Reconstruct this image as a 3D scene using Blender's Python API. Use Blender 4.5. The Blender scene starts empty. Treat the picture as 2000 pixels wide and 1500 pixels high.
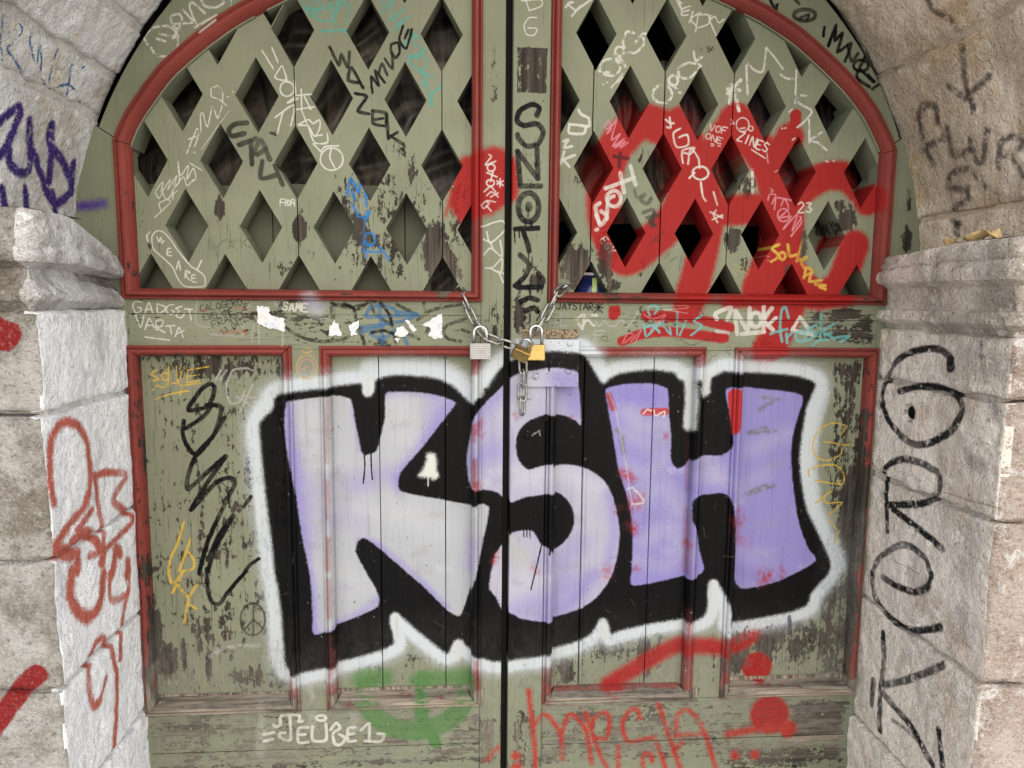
import bpy, bmesh, math, random
import numpy as np
from mathutils import Vector, Matrix, noise as mnoise

random.seed(7)
rng = np.random.default_rng(11)
scene = bpy.context.scene
COL = scene.collection

# ------------------------------------------------------------------ camera
FPX = 1390.0                      # focal length in pixels of a 2000 px wide picture
PITCH, YAW, ROLL = 6.8, 4.0, 0.5
CAM = np.array([0.0, -1.55, 1.62])


def _rx(a):
    c, s = math.cos(a), math.sin(a)
    return np.array([[1, 0, 0], [0, c, -s], [0, s, c]])


def _rz(a):
    c, s = math.cos(a), math.sin(a)
    return np.array([[c, -s, 0], [s, c, 0], [0, 0, 1]])


ROT = _rz(-math.radians(YAW)) @ _rx(math.radians(90 - PITCH)) @ _rz(math.radians(ROLL))
cam_data = bpy.data.cameras.new('camera')
cam_data.sensor_width = 36.0
cam_data.lens = FPX / 2000.0 * 36.0
cam_data.clip_start = 0.02
cam_data.clip_end = 200.0
cam = bpy.data.objects.new('camera', cam_data)
COL.objects.link(cam)
M = Matrix([list(r) + [0] for r in ROT] + [[0, 0, 0, 1]])
M.translation = Vector(CAM)
cam.matrix_world = M
scene.camera = cam

# ------------------------------------------------------------------ light
world = bpy.data.worlds.new('World')
scene.world = world
world.use_nodes = True
wn = world.node_tree
bg = wn.nodes['Background']
sky = wn.nodes.new('ShaderNodeTexSky')
sky.sky_type = 'NISHITA'
sky.sun_disc = False
SUN_EL, SUN_AZ = 28.0, 171.0       # degrees; azimuth clockwise from +Y seen from above
sky.sun_elevation = math.radians(SUN_EL)
sky.sun_rotation = math.radians(SUN_AZ)
sky.air_density = 1.0
sky.dust_density = 1.5
sky.ozone_density = 1.0
wn.links.new(sky.outputs[0], bg.inputs[0])
bg.inputs[1].default_value = 0.06
sun_d = bpy.data.lights.new('sun', 'SUN')
sun_d.energy = 1.5
sun_d.angle = math.radians(140)
sun_d.color = (1.0, 0.99, 0.97)
sun = bpy.data.objects.new('sun', sun_d)
COL.objects.link(sun)
_e, _a = math.radians(SUN_EL), math.radians(SUN_AZ)
to_sun = Vector((math.sin(_a) * math.cos(_e), math.cos(_a) * math.cos(_e), math.sin(_e)))
sun.rotation_euler = to_sun.to_track_quat('Z', 'Y').to_euler()
sun.location = to_sun * 8
vs = scene.view_settings
vs.view_transform = 'Standard'
vs.look = 'None'
vs.gamma = 1.0
vs.use_curve_mapping = False
vs.exposure = 1.66
scene.cycles.max_bounces = 6
scene.cycles.diffuse_bounces = 4
scene.cycles.use_denoising = True

# ------------------------------------------------------------------ tracing: picture ray -> point on a real surface


def _ray(u, v):
    return ROT @ np.array([(u - 1000) / FPX, -(v - 750) / FPX, -1.0])


def on_y(u, v, y=0.0):
    d = _ray(u, v)
    q = CAM + d * ((y - CAM[1]) / d[1])
    return q[0], q[2]


def on_x(u, v, x):
    d = _ray(u, v)
    q = CAM + d * ((x - CAM[0]) / d[0])
    return q[1], q[2]


ARC_C = (0.10, 1.64)               # centre of the stone arch
R_LEFT, R_RIGHT = 0.905, 0.925
XL, XR = -0.706, 0.943             # inner faces of the two stone pilasters
YL, YR = -0.318, -0.392            # their front faces


def on_soffit(u, v, side):
    r = R_LEFT if side < 0 else R_RIGHT
    d = _ray(u, v)
    ox, oz = CAM[0] - ARC_C[0], CAM[2] - ARC_C[1]
    if side < 0 and False:
        pass
    a = d[0] ** 2 + d[2] ** 2
    b = 2 * (ox * d[0] + oz * d[2])
    c = ox * ox + oz * oz - r * r
    t = (-b + math.sqrt(max(b * b - 4 * a * c, 0))) / (2 * a)
    q = CAM + d * t
    ang = math.atan2(q[2] - ARC_C[1], abs(q[0] - ARC_C[0]))
    if q[2] < ARC_C[1]:
        ang = (q[2] - ARC_C[1]) / r
    return q[1], ang * r


# canvases: name -> (mapping, x0, z0, width m, height m, metres per pixel)
class Canvas:
    def __init__(self, name, fn, x0, z0, w, h, mpp):
        self.name, self.fn, self.x0, self.z0, self.w, self.h, self.mpp = name, fn, x0, z0, w, h, mpp
        self.nx, self.ny = int(round(w / mpp)), int(round(h / mpp))
        self.rgb = np.zeros((self.ny, self.nx, 3), np.float32)
        self.a = np.zeros((self.ny, self.nx), np.float32)
        self.clip = None
        self.init_noise()

    def init_noise(self):
        n = rng.random((self.ny, self.nx)).astype(np.float32)
        self.grain = n - 0.5
        self.mid = self.cloud(6)
        self.low = self.cloud(60)

    def cloud(self, cell):
        cy, cx = self.ny // cell + 3, self.nx // cell + 3
        g = rng.random((cy, cx)).astype(np.float32)
        yy = np.arange(self.ny, dtype=np.float32) / cell
        xx = np.arange(self.nx, dtype=np.float32) / cell
        yi, xi = yy.astype(int), xx.astype(int)
        fy, fx = yy - yi, xx - xi
        fy, fx = (fy * fy * (3 - 2 * fy))[:, None], (fx * fx * (3 - 2 * fx))[None, :]
        a, b = g[yi][:, xi], g[yi][:, xi + 1]
        c, d = g[yi + 1][:, xi], g[yi + 1][:, xi + 1]
        return (a * (1 - fx) + b * fx) * (1 - fy) + (c * (1 - fx) + d * fx) * fy

    def to(self, pts):
        out = []
        for u, v in pts:
            x, z = self.fn(u, v)
            out.append(((x - self.x0) / self.mpp, (z - self.z0) / self.mpp))
        return np.array(out, np.float32)

    def scale(self, pts):                     # canvas pixels per picture pixel, vertically
        u, v = np.mean(np.array(pts), axis=0)
        p = self.to([(u, v - 5), (u, v + 5)])
        return float(np.hypot(*(p[1] - p[0])) / 10)

    def dist(self, p, pad, closed=False):
        q = np.vstack([p, p[:1]]) if closed else p
        x0 = max(int(q[:, 0].min() - pad), 0)
        x1 = min(int(q[:, 0].max() + pad) + 2, self.nx)
        y0 = max(int(q[:, 1].min() - pad), 0)
        y1 = min(int(q[:, 1].max() + pad) + 2, self.ny)
        if x1 <= x0 or y1 <= y0:
            return None
        D = np.full((y1 - y0, x1 - x0), 1e6, np.float32)
        for i in range(len(q) - 1):
            a, b = q[i], q[i + 1]
            sx0 = max(int(min(a[0], b[0]) - pad), x0)
            sx1 = min(int(max(a[0], b[0]) + pad) + 2, x1)
            sy0 = max(int(min(a[1], b[1]) - pad), y0)
            sy1 = min(int(max(a[1], b[1]) + pad) + 2, y1)
            if sx1 <= sx0 or sy1 <= sy0:
                continue
            X = np.arange(sx0, sx1, dtype=np.float32)[None, :] - a[0]
            Y = np.arange(sy0, sy1, dtype=np.float32)[:, None] - a[1]
            dx, dy = b - a
            L = dx * dx + dy * dy + 1e-9
            t = np.clip((X * dx + Y * dy) / L, 0, 1)
            dd = np.sqrt((X - t * dx) ** 2 + (Y - t * dy) ** 2)
            S = D[sy0 - y0:sy1 - y0, sx0 - x0:sx1 - x0]
            np.minimum(S, dd, out=S)
        return D, x0, y0, x1, y1

    def over(self, cov, x0, y0, x1, y1, col, alpha):
        c = np.clip(cov * alpha, 0, 1)
        if self.clip is not None:
            c = c * self.clip[y0:y1, x0:x1]
        ad = self.a[y0:y1, x0:x1]
        ao = c + ad * (1 - c)
        rgb = self.rgb[y0:y1, x0:x1]
        if not isinstance(col, np.ndarray):
            col = np.array(col, np.float32)
        w = np.where(ao > 1e-5, c / np.maximum(ao, 1e-5), 0)[..., None]
        rgb[:] = rgb * (1 - w) + col * w
        ad[:] = ao

    def stroke(self, pts, w, col, soft=2.0, alpha=1.0, rough=0.0, smooth=True, taper=False):
        """w, soft in picture pixels."""
        k = self.scale(pts)
        p = self.to(curve(pts) if smooth else pts)
        if len(p) == 1:
            p = np.vstack([p, p + 0.1])
        hw, sf = w * k / 2, max(soft * k, 0.8)
        r = self.dist(p, hw + sf + 3)
        if r is None:
            return
        D, x0, y0, x1, y1 = r
        g = self.grain[y0:y1, x0:x1]
        m = self.mid[y0:y1, x0:x1] - 0.5
        D = D + m * min(hw * 0.6, 1.6) + g * sf * (0.9 if soft > 4 else 0.4)
        cov = np.clip((hw + sf * 0.5 - D) / sf, 0, 1)
        cov = cov * cov * (3 - 2 * cov)
        if w < 20:
            cov = cov * np.clip(.72 + .42 * self.low[y0:y1, x0:x1] + .3 * m, .5, 1)
        if rough > 0:
            n = 0.6 * self.grain[y0:y1, x0:x1] + 0.9 * m + 0.5
            cov = cov * np.clip((n - rough * 0.55) * 6 + 0.5, 0, 1)
        self.over(cov, x0, y0, x1, y1, C(col), alpha)

    def fill(self, pts, col, soft=3.0, alpha=1.0, smooth=True, grow=0.0, fn=None):
        k = self.scale(pts)
        p = self.to(curve(pts, True) if smooth else pts)
        sf = max(soft * k, 0.8)
        r = self.dist(p, sf + 4 + abs(grow) * k, True)
        if r is None:
            return
        D, x0, y0, x1, y1 = r
        ins = np.zeros(D.shape, bool)
        q = np.vstack([p, p[:1]])
        X = np.arange(x0, x1, dtype=np.float32)
        for i in range(len(q) - 1):
            a, b = q[i], q[i + 1]
            lo, hi = (a, b) if a[1] < b[1] else (b, a)
            ya, yb = max(int(math.ceil(lo[1])), y0), min(int(math.ceil(hi[1])), y1)
            if yb <= ya:
                continue
            ys = np.arange(ya, yb)
            xs = lo[0] + (ys - lo[1]) * (hi[0] - lo[0]) / (hi[1] - lo[1])
            ins[ya - y0:yb - y0] ^= X[None, :] > xs[:, None]
        S = np.where(ins, -D, D) - grow * k
        g = self.grain[y0:y1, x0:x1]
        S = S + g * sf * 0.9 + (self.mid[y0:y1, x0:x1] - 0.5) * 1.5
        cov = np.clip(0.5 - S / sf, 0, 1)
        cov = cov * cov * (3 - 2 * cov)
        c = C(col) if fn is None else fn(self, x0, y0, x1, y1, S)
        self.over(cov, x0, y0, x1, y1, c, alpha)

    def blob(self, u, v, r, col, alpha=1.0, soft=None, asp=1.0):
        pts = [(u + math.cos(t) * r * asp * 0.5, v + math.sin(t) * r * 0.5) for t in np.linspace(0, 6.283, 9)[:-1]]
        self.fill(pts, col, soft if soft is not None else r, alpha, True, grow=r * 0.25)

    def image(self):
        im = bpy.data.images.new(self.name, self.nx, self.ny, alpha=True)
        im.alpha_mode = 'CHANNEL_PACKED'
        buf = np.dstack([self.rgb, self.a[..., None]]).astype(np.float32)
        im.pixels.foreach_set(np.ascontiguousarray(buf).ravel())
        im.update()
        im.pack()
        return im


def C(c):
    if isinstance(c, str):
        c = PAL[c]
    return np.array(c, np.float32) / 255.0 * .775


PAL = dict(white=(222, 220, 208), wht2=(215, 216, 210), black=(12, 12, 13), dark=(58, 56, 48), teal=(82, 172, 158), blue=(52, 128, 200),
           blue2=(64, 112, 152), red=(170, 40, 37), red2=(186, 60, 48), salmon=(232, 120, 100), lav=(150, 141, 200), silver=(196, 196, 197),
           yellow=(222, 184, 76), gray=(178, 178, 170), cyan=(120, 190, 186), green=(92, 134, 76), purple=(74, 42, 142), purp2=(104, 70, 160),
           pink=(226, 150, 160), soot=(62, 56, 58), drk=(92, 26, 30))


def curve(pts, closed=False, n=5):
    P = [np.array(p, float) for p in pts]
    if len(P) < 3:
        return [tuple(p) for p in P]
    out = []
    m = len(P)
    rngi = range(m) if closed else range(m - 1)
    for i in rngi:
        if closed:
            a, b, c, d = P[i - 1], P[i], P[(i + 1) % m], P[(i + 2) % m]
        else:
            a, b, c, d = P[max(i - 1, 0)], P[i], P[i + 1], P[min(i + 2, m - 1)]
        for s in range(n):
            t = s / n
            q = b + 0.5 * t * ((c - a) * 0.8 + t * ((2 * a - 5 * b + 4 * c - d) * 0.8 + 0.2 * (2 * (c - b) * 3 - 0) * 0 + t * ((3 * (b - c) + d - a) * 0.8)) )
            # blend towards the chord keeps corners of handwriting tight
            lin = b + (c - b) * t
            out.append(tuple(0.75 * (b + 0.5 * ((c - a) * t + (2 * a - 5 * b + 4 * c - d) * t * t + (3 * (b - c) + d - a) * t ** 3)) + 0.25 * lin))
    if not closed:
        out.append(tuple(P[-1]))
    return out


def ring(x, y, rx, ry=None, a0=0, a1=360, n=12):
    ry = rx if ry is None else ry
    return [(x + rx * math.cos(math.radians(a0 + (a1 - a0) * i / n)), y + ry * math.sin(math.radians(a0 + (a1 - a0) * i / n))) for i in range(n + 1)]


FONT = {
    'A': ['0,1 .5,0 1,1', '.2,.65 .8,.65'], 'B': ['0,0 0,1 .8,.95 .9,.7 .1,.5 .8,.3 .7,.05 0,0'], 'C': ['1,.1 .4,0 0,.5 .4,1 1,.9'],
    'D': ['0,0 .1,1 .7,.9 1,.5 .7,.1 0,0'], 'E': ['1,0 0,.05 0,1 1,1', '0,.5 .7,.5'], 'F': ['1,0 0,.05 0,1', '0,.5 .7,.5'],
    'G': ['1,.1 .4,0 0,.5 .4,1 .95,.9 .95,.55 .55,.55'], 'H': ['0,0 0,1', '1,0 1,1', '0,.5 1,.5'], 'I': ['.5,0 .5,1'],
    'J': ['.8,0 .8,.8 .4,1 0,.8'], 'K': ['0,0 0,1', '1,0 .05,.55 1,1'], 'L': ['0,0 0,1 1,1'], 'M': ['0,1 .15,0 .5,.7 .85,0 1,1'],
    'N': ['0,1 0,0 1,1 1,0'], 'O': ['.5,0 .05,.3 .1,.85 .6,1 1,.6 .85,.1 .5,0'], 'P': ['0,1 0,0 .9,.1 .9,.45 0,.55'],
    'R': ['0,1 0,0 .9,.1 .9,.45 0,.55 1,1'], 'S': ['1,.1 .3,0 .1,.3 .9,.65 .7,1 0,.9'], 'T': ['0,0 1,0', '.5,0 .5,1'],
    'U': ['0,0 .1,.9 .6,1 1,.8 1,0'], 'V': ['0,0 .5,1 1,0'], 'W': ['0,0 .25,1 .5,.4 .75,1 1,0'], 'X': ['0,0 1,1', '1,0 0,1'],
    'Y': ['0,0 .5,.5 1,0', '.5,.5 .5,1'], 'Z': ['0,0 1,0 0,1 1,1'], '0': ['.5,0 .05,.3 .1,.85 .6,1 1,.6 .85,.1 .5,0'], '1': ['.2,.2 .5,0 .5,1'],
    '2': ['0,.2 .5,0 .9,.3 0,1 1,1'], '3': ['0,.1 .8,.1 .4,.45 .9,.7 .5,1 0,.9'], '4': ['.7,1 .7,0 0,.65 1,.65'], '5': ['1,0 .1,0 .1,.45 .9,.6 .6,1 0,.95'],
    '.': ['.4,.95 .5,1'], '*': ['.5,.1 .5,.9', '.1,.3 .9,.7', '.9,.3 .1,.7'], "'": ['.5,0 .4,.3'],
}


def parse(s):
    return [tuple(float(q) for q in t.split(',')) for t in s.split()]


class Pen:
    """strokes written in the coordinates of a 500 x 375 px piece of the picture enlarged four times."""

    def __init__(self, canvas, r, c):
        self.cv, self.ox, self.oy = canvas, 500 * c, 375 * r

    def m(self, pts):
        return [(self.ox + x / 4, self.oy + y / 4) for x, y in pts]

    def __call__(self, col, w, spec, soft=1.4, **k):
        for s in spec.split(';'):
            s = s.strip()
            if not s:
                continue
            if s.startswith('o'):
                f = [float(q) for q in s[1:].split(',')]
                pts = ring(*f)
            else:
                pts = parse(s)
            self.cv.stroke(self.m(pts), w / 4, col, soft, **k)

    def poly(self, col, spec, soft=2.0, **k):
        self.cv.fill(self.m(parse(spec)), col, soft, **k)

    def text(self, col, w, txt, x0, y0, x1, y1, h, **k):
        n = len(txt)
        dx, dy = (x1 - x0) / n, (y1 - y0) / n
        L = math.hypot(dx, dy)
        ux, uy = dx / L, dy / L
        for i, ch in enumerate(txt):
            j = random.uniform(-.08, .08)
            for s in FONT.get(ch, []):
                pts = []
                for gx, gy in parse(s):
                    a = gx * L * 0.74
                    b = (gy - 1 + j) * h
                    pts.append((x0 + dx * i + ux * a - uy * b, y0 + dy * i + uy * a + ux * b))
                self.cv.stroke(self.m(pts), w / 4, col, 1.2, **k)


DX0, DZ0, DW = -0.84, 0.44, 1.90
door = Canvas('door_marks', lambda u, v: on_y(u, v, 0.0), DX0, DZ0, DW, DW, 0.001)


def px(s):
    return parse(s)


# ---------------- spray: red scrawl over the lattice
RED_STROKES = [
    ('1250,235 1200,290 1180,370 1186,450 1222,505 1270,474 1322,420 1345,340 1322,262 1250,232', 72),
    ('1330,240 1362,320 1385,400 1380,460 1362,540 1345,592', 66), ('1440,232 1400,290 1370,370', 66),
    ('1440,236 1490,300 1525,370 1540,430', 72), ('1545,268 1508,340 1520,400', 60), ('1395,412 1480,408', 62),
    ('1530,430 1560,380 1610,345 1655,345 1690,375 1698,392', 60), ('1530,430 1520,500 1494,565', 92),
    ('1540,520 1590,575 1640,560 1672,480', 62), ('1545,590 1525,640 1500,684', 66), ('1500,470 1560,560', 60),
    ('1420,590 1650,588', 26),
]
for s, w in RED_STROKES:
    door.stroke(px(s), w, 'red', 9)
door.fill(px('868,425 878,372 898,310 925,300 945,290 965,286 988,294 1010,318 1011,385 985,404 960,420 940,424 912,438 895,430 878,408'), 'red', 11)
door.stroke(px('1557,224 1556,236'), 24, 'red', 4)
door.stroke(px('1192,1345 1275,1295 1330,1266 1380,1262 1440,1268 1475,1246'), 34, 'red', 12)
door.blob(1484, 1310, 40, 'red', soft=4)
door.blob(1503, 1396, 52, 'red', soft=8)
door.blob(1540, 1425, 24, 'red2', soft=6)
door.stroke(px('1420,1436 1500,1420 1550,1426'), 14, 'red', 10, alpha=.75)
# green spray below the big letters
door.stroke(px('712,1330 716,1372 735,1402 770,1422 820,1428 868,1412 900,1382 910,1335'), 38, 'green', 5, alpha=.9)
door.stroke(px('826,1330 822,1420'), 26, 'green', 5)
door.stroke(px('700,1334 748,1332'), 34, 'green', 12, alpha=.9)
door.stroke(px('815,1338 912,1326'), 34, 'green', 14, alpha=.9)
door.stroke(px('838,1425 850,1452'), 22, 'green', 4)

# ---------------- big piece: halo, black field, letters
BODY = px('532,782 550,770 630,760 700,752 706,768 715,775 728,765 732,745 775,735 850,742 885,758 912,785 922,790 938,768 960,737 985,712 '
          '1020,695 1075,686 1128,690 1150,705 1165,730 1180,752 1195,742 1215,732 1275,725 1320,731 1334,745 1390,738 1412,727 1447,729 1500,731 '
          '1550,735 1582,742 1599,753 1592,775 1582,800 1573,850 1568,900 1572,950 1582,1000 1600,1037 1617,1075 1629,1105 1624,1127 1607,1147 1590,1167 '
          '1583,1188 1550,1202 1500,1212 1430,1221 1427,1195 1415,1162 1400,1136 1390,1136 1382,1157 1382,1187 1370,1208 1325,1217 1275,1225 1215,1239 '
          '1196,1246 1192,1230 1180,1217 1170,1226 1155,1247 1125,1261 1087,1272 1050,1280 1000,1286 975,1293 937,1285 912,1270 897,1261 885,1266 '
          '872,1284 845,1265 812,1238 782,1212 770,1206 760,1213 760,1230 767,1246 765,1266 745,1277 700,1290 650,1302 600,1312 565,1317 554,1305 '
          '550,1265 545,1200 538,1150 532,1125 525,1050 515,975 507,900 502,837 510,820 524,808 530,796')
cl = BODY + BODY[:1]
halo = (212, 219, 224)
door.stroke(cl, 66, halo, 26, alpha=.42)
door.stroke(cl, 48, (222, 229, 234), 9, alpha=.85)
door.stroke(px('512,800 500,870 512,960 522,1060 536,1170 545,1290'), 40, (214, 221, 224), 12, alpha=.8)
door.stroke(px('1610,770 1590,850 1586,930 1600,1010 1630,1070 1642,1110'), 34, (214, 221, 224), 12, alpha=.8)
door.stroke(px('700,735 718,770'), 18, halo, 8)
door.stroke(px('720,722 860,726 925,775'), 40, halo, 18, alpha=.8)
door.fill(BODY, (11, 11, 13), 7)
door.stroke(px('946,748 972,706 1010,677 1070,663 1125,668 1160,692 1180,726'), 22, (222, 229, 234), 10, alpha=.9)
for s, w in [('718,740 716,768', 20), ('1350,745 1352,790 1348,835', 20), ('1378,742 1376,764', 22), ('770,1212 775,1250', 16), ('1392,1142 1394,1200', 18),
             ('1180,1224 1182,1250', 18), ('895,1266 890,1290', 20), ('1344,800 1343,822', 5), ('1354,800 1354,812', 7), ('1371,760 1371,775', 3),
             ('928,740 936,768', 18)]:
    door.stroke(px(s), w, (214, 218, 216), 7)


def lav_mix(bias, edge):
    def fn(cv, x0, y0, x1, y1, S):
        n = cv.low[y0:y1, x0:x1] * 0.38 + cv.cloud3[y0:y1, x0:x1] * 0.27 + cv.cloud2[y0:y1, x0:x1] * 0.2 + cv.mid[y0:y1, x0:x1] * 0.06
        m = np.clip((n - bias) * 2.4 + 0.5 + cv.grain[y0:y1, x0:x1] * 0.55, 0, 1)
        e = np.clip((S + edge) / edge, 0, 1)
        m = m * (1 - 0.75 * e)
        a, b = C((138, 129, 197)), C((186, 189, 192))
        c = a[None, None] * (1 - m[..., None]) + b[None, None] * m[..., None]
        st = cv.cloud2[y0:y1, x0:x1]
        return c * (0.90 + 0.10 * st[..., None] + 0.08 * cv.mid[y0:y1, x0:x1][..., None])
    return fn


door.cloud2 = door.cloud(23)
door.cloud3 = np.roll(door.cloud(41), 17, 0)
door.cloud4 = door.cloud(90)
K_ = px('561,787 566,783 575,782 630,775 650,774 675,779 684,786 690,820 697,855 702,882 710,893 717,891 729,887 736,876 742,850 749,820 751,773 770,768 '
        '812,769 850,774 889,789 870,817 825,875 782,925 776,945 778,961 800,969 870,982 917,990 935,984 955,991 950,1025 942,1062 930,1120 917,1160 905,1197 '
        '895,1211 870,1197 825,1152 792,1124 750,1087 725,1066 707,1057 696,1065 692,1082 700,1100 712,1122 732,1157 739,1177 735,1192 707,1207 660,1225 '
        '613,1240 610,1200 605,1125 592,1062 582,1000 574,945 562,875 556,825')
S_ = px('1000,735 1025,725 1075,717 1107,720 1125,726 1131,750 1135,782 1137,832 1125,824 1100,814 1065,811 1030,822 1011,845 1007,870 1011,895 1022,910 1032,916 '
        '1050,911 1078,905 1084,913 1110,911 1145,918 1180,940 1198,970 1210,1015 1214,1050 1210,1087 1200,1125 1187,1150 1162,1180 1125,1200 1075,1213 1020,1207 '
        '1000,1197 980,1190 967,1166 955,1150 957,1125 960,1110 967,1082 982,1062 1000,1038 1038,1035 1055,1060 1072,1070 1082,1079 1100,1067 1117,1045 1124,1020 '
        '1117,992 1100,972 1075,964 1025,970 1000,980 985,974 970,962 945,957 918,952 911,900 917,862 922,825 930,807 950,785 978,757')
H_ = px('1185,765 1200,757 1225,752 1275,751 1297,756 1309,767 1311,812 1315,857 1314,890 1317,908 1328,919 1342,912 1352,899 1370,890 1405,890 1424,880 1430,860 '
        '1425,812 1417,762 1445,757 1500,762 1573,774 1567,812 1555,855 1552,900 1557,962 1567,1025 1585,1075 1600,1102 1537,1137 1500,1149 1462,1156 1447,1152 '
        '1439,1137 1435,1110 1432,1025 1429,987 1422,970 1410,964 1375,967 1357,970 1351,980 1350,1012 1357,1032 1365,1070 1375,1112 1360,1126 1335,1132 '
        '1241,1151 1237,1120 1239,1075 1237,1025 1231,987 1220,950 1209,912 1200,855 1190,800')
def letter(poly, base, strokes):
    """flat coat inside the outline, then soft passes of the can kept inside it"""
    keep = door.a.copy()
    door.a[...] = 0
    rgb = door.rgb.copy()
    door.fill(poly, 'white', 3.2)
    clip = door.a.copy()
    door.a[...], door.rgb[...] = keep, rgb
    door.clip = clip
    u0, u1 = min(q_[0] for q_ in poly), max(q_[0] for q_ in poly)
    v0, v1 = min(q_[1] for q_ in poly), max(q_[1] for q_ in poly)
    door.fill([(u0 - 8, v0 - 8), (u1 + 8, v0 - 8), (u1 + 8, v1 + 8), (u0 - 8, v1 + 8)], base, 2, smooth=False)
    for spec, w, c, a in strokes:
        door.stroke(px(spec), w, c, w * .9, alpha=a)
    # uneven coat: faint level smudges and grain
    for _k in range(int((u1 - u0) * (v1 - v0) / 2600)):
        u, v = random.uniform(u0, u1), random.uniform(v0, v1)
        door.stroke([(u, v), (u + random.uniform(8, 40), v + random.uniform(-6, 6))], random.uniform(5, 16), random.choice([(146, 146, 144), (222, 224, 226), base, (166, 160, 186), (160, 160, 152)]), 12,
                    alpha=random.uniform(.1, .34), rough=.3)
    door.clip = None


LV, SV, WT = (154, 145, 207), (200, 202, 206), (214, 217, 220)
letter(K_, (190, 192, 196), [
    ('560,790 572,900 590,1040 604,1140 612,1236', 20, LV, .85), ('572,880 592,960 600,1060', 30, LV, .45), ('604,1120 612,1240 660,1228', 14, LV, .6), ('690,800 704,880', 14, LV, .6),
    ('752,772 800,768 850,774', 14, LV, .5), ('882,790 862,820 815,885 778,935', 26, LV, .8), ('855,785 850,830', 40, LV, .45), ('776,940 778,960', 18, LV, .6),
    ('700,1062 730,1068 800,1125 870,1195', 14, LV, .75), ('735,1180 700,1208 660,1224', 16, LV, .55), ('620,960 660,940 720,945', 46, LV, .22), ('640,1010 700,1020', 40, LV, .3),
    ('690,960 740,930 770,940', 34, LV, .28), ('925,1060 918,1110', 26, LV, .35), ('620,820 640,900', 50, WT, .4), ('780,800 790,870', 46, WT, .4), ('700,1000 790,1010 860,1040', 50, WT, .35),
    ('640,1120 690,1150', 44, WT, .3), ('640,850 650,1000', 12, WT, .5)])
letter(S_, (186, 182, 204), [
    ('985,770 940,800 922,840', 30, LV, .6), ('960,880 925,900', 40, LV, .6), ('1090,735 1125,790', 40, LV, .75), ('1120,740 1128,810', 24, LV, .5), ('1040,745 1000,800', 44, WT, .5),
    ('1015,930 1060,928 1110,930 1160,960', 40, WT, .55), ('1140,985 1160,1040 1150,1100', 40, SV, .5), ('1195,970 1204,1040 1190,1120', 18, LV, .6), ('1110,1150 1060,1180 1010,1180', 46, LV, .55),
    ('1000,1150 1040,1110', 50, WT, .5), ('990,1060 1020,1090', 40, (190, 192, 176), .6), ('1060,1095 1100,1105 1140,1070', 36, LV, .4), ('1160,1130 1110,1190 1060,1205', 24, LV, .7), ('970,1110 985,1170', 24, SV, .5)])
letter(H_, LV, [
    ('1230,805 1260,835 1300,830', 40, SV, .5), ('1225,850 1270,875 1305,865', 30, SV, .3), ('1300,900 1265,930 1230,915', 30, SV, .4), ('1260,975 1300,960 1330,1000', 40, SV, .42), ('1265,1060 1300,1040 1330,1060', 34, SV, .42),
    ('1250,1100 1300,1110 1340,1085', 26, SV, .3), ('1380,900 1400,925', 34, SV, .45), ('1480,880 1520,860 1545,850', 30, SV, .32), ('1450,960 1500,930', 30, SV, .28), ('1450,1080 1500,1100', 34, SV, .15),
    ('1440,1120 1500,1135', 22, (130, 120, 180), .4), ('1360,930 1420,940', 26, SV, .3), ('1225,780 1280,775', 24, (140, 130, 205), .5)])
# red and grey underpaint showing through the letters
for u, v, r, a in [(1236, 945, 24, .75), (1243, 985, 28, .65), (1240, 1042, 20, .85), (1206, 1000, 14, .35), (1190, 1112, 22, .4), (1438, 1005, 26, .6), (1452, 1062, 30, .3),
                   (926, 838, 16, .8), (926, 945, 14, .9), (1304, 858, 10, .4), (1040, 1112, 18, .25), (965, 1085, 16, .6), (1005, 812, 12, .35), (1118, 822, 8, .5),
                   (1510, 1132, 22, .75), (1534, 1128, 14, .6), (1243, 1120, 12, .5), (1352, 1060, 16, .35)]:
    d_ = random.uniform(0, 6.28)
    for _k in range(3):
        e_ = d_ + random.uniform(-.8, .8)
        q_ = (u + random.uniform(-.4, .4) * r, v + random.uniform(-.5, .5) * r)
        door.stroke([q_, (q_[0] + math.cos(e_) * r * .6, q_[1] + math.sin(e_) * r * .6)], r * random.uniform(.25, .6), (182, 52, 56), r * .8, alpha=a * .75, rough=.35)
door.fill(px('1422,766 1446,764 1444,832 1430,848 1426,820'), (196, 44, 40), 3, alpha=.92)
door.stroke(px('1192,775 1200,800'), 12, 'red', 5, alpha=.8)
door.stroke(px('1262,808 1304,806'), 14, (200, 60, 58), 4, alpha=.85)
door.stroke(px('1260,812 1268,803 1276,806; '.replace(';', '')), 3, 'white', 1)
door.stroke(px('1281,804 1284,815 1302,806 1300,818'), 3, 'white', 1)
door.stroke(px('1230,960 1240,958 1262,985 1238,990'), 4, 'white', 1, alpha=.7)
for s, w in [('1208,842 1218,858 1222,890', 7), ('1214,862 1224,900', 4), ('1490,802 1515,788', 8), ('1470,848 1500,840', 10), ('1468,968 1502,955', 12), ('1468,850 1520,845', 6),
             ('1496,778 1530,783', 5), ('1502,957 1518,952', 8)]:
    door.stroke(px(s), w, (112, 112, 96), 6, alpha=.7, rough=.5)
for s in ['1192,770 1206,806 1214,850 1224,900 1238,990']:
    door.stroke(px(s), 3, (210, 200, 205), 2, alpha=.6)
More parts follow.
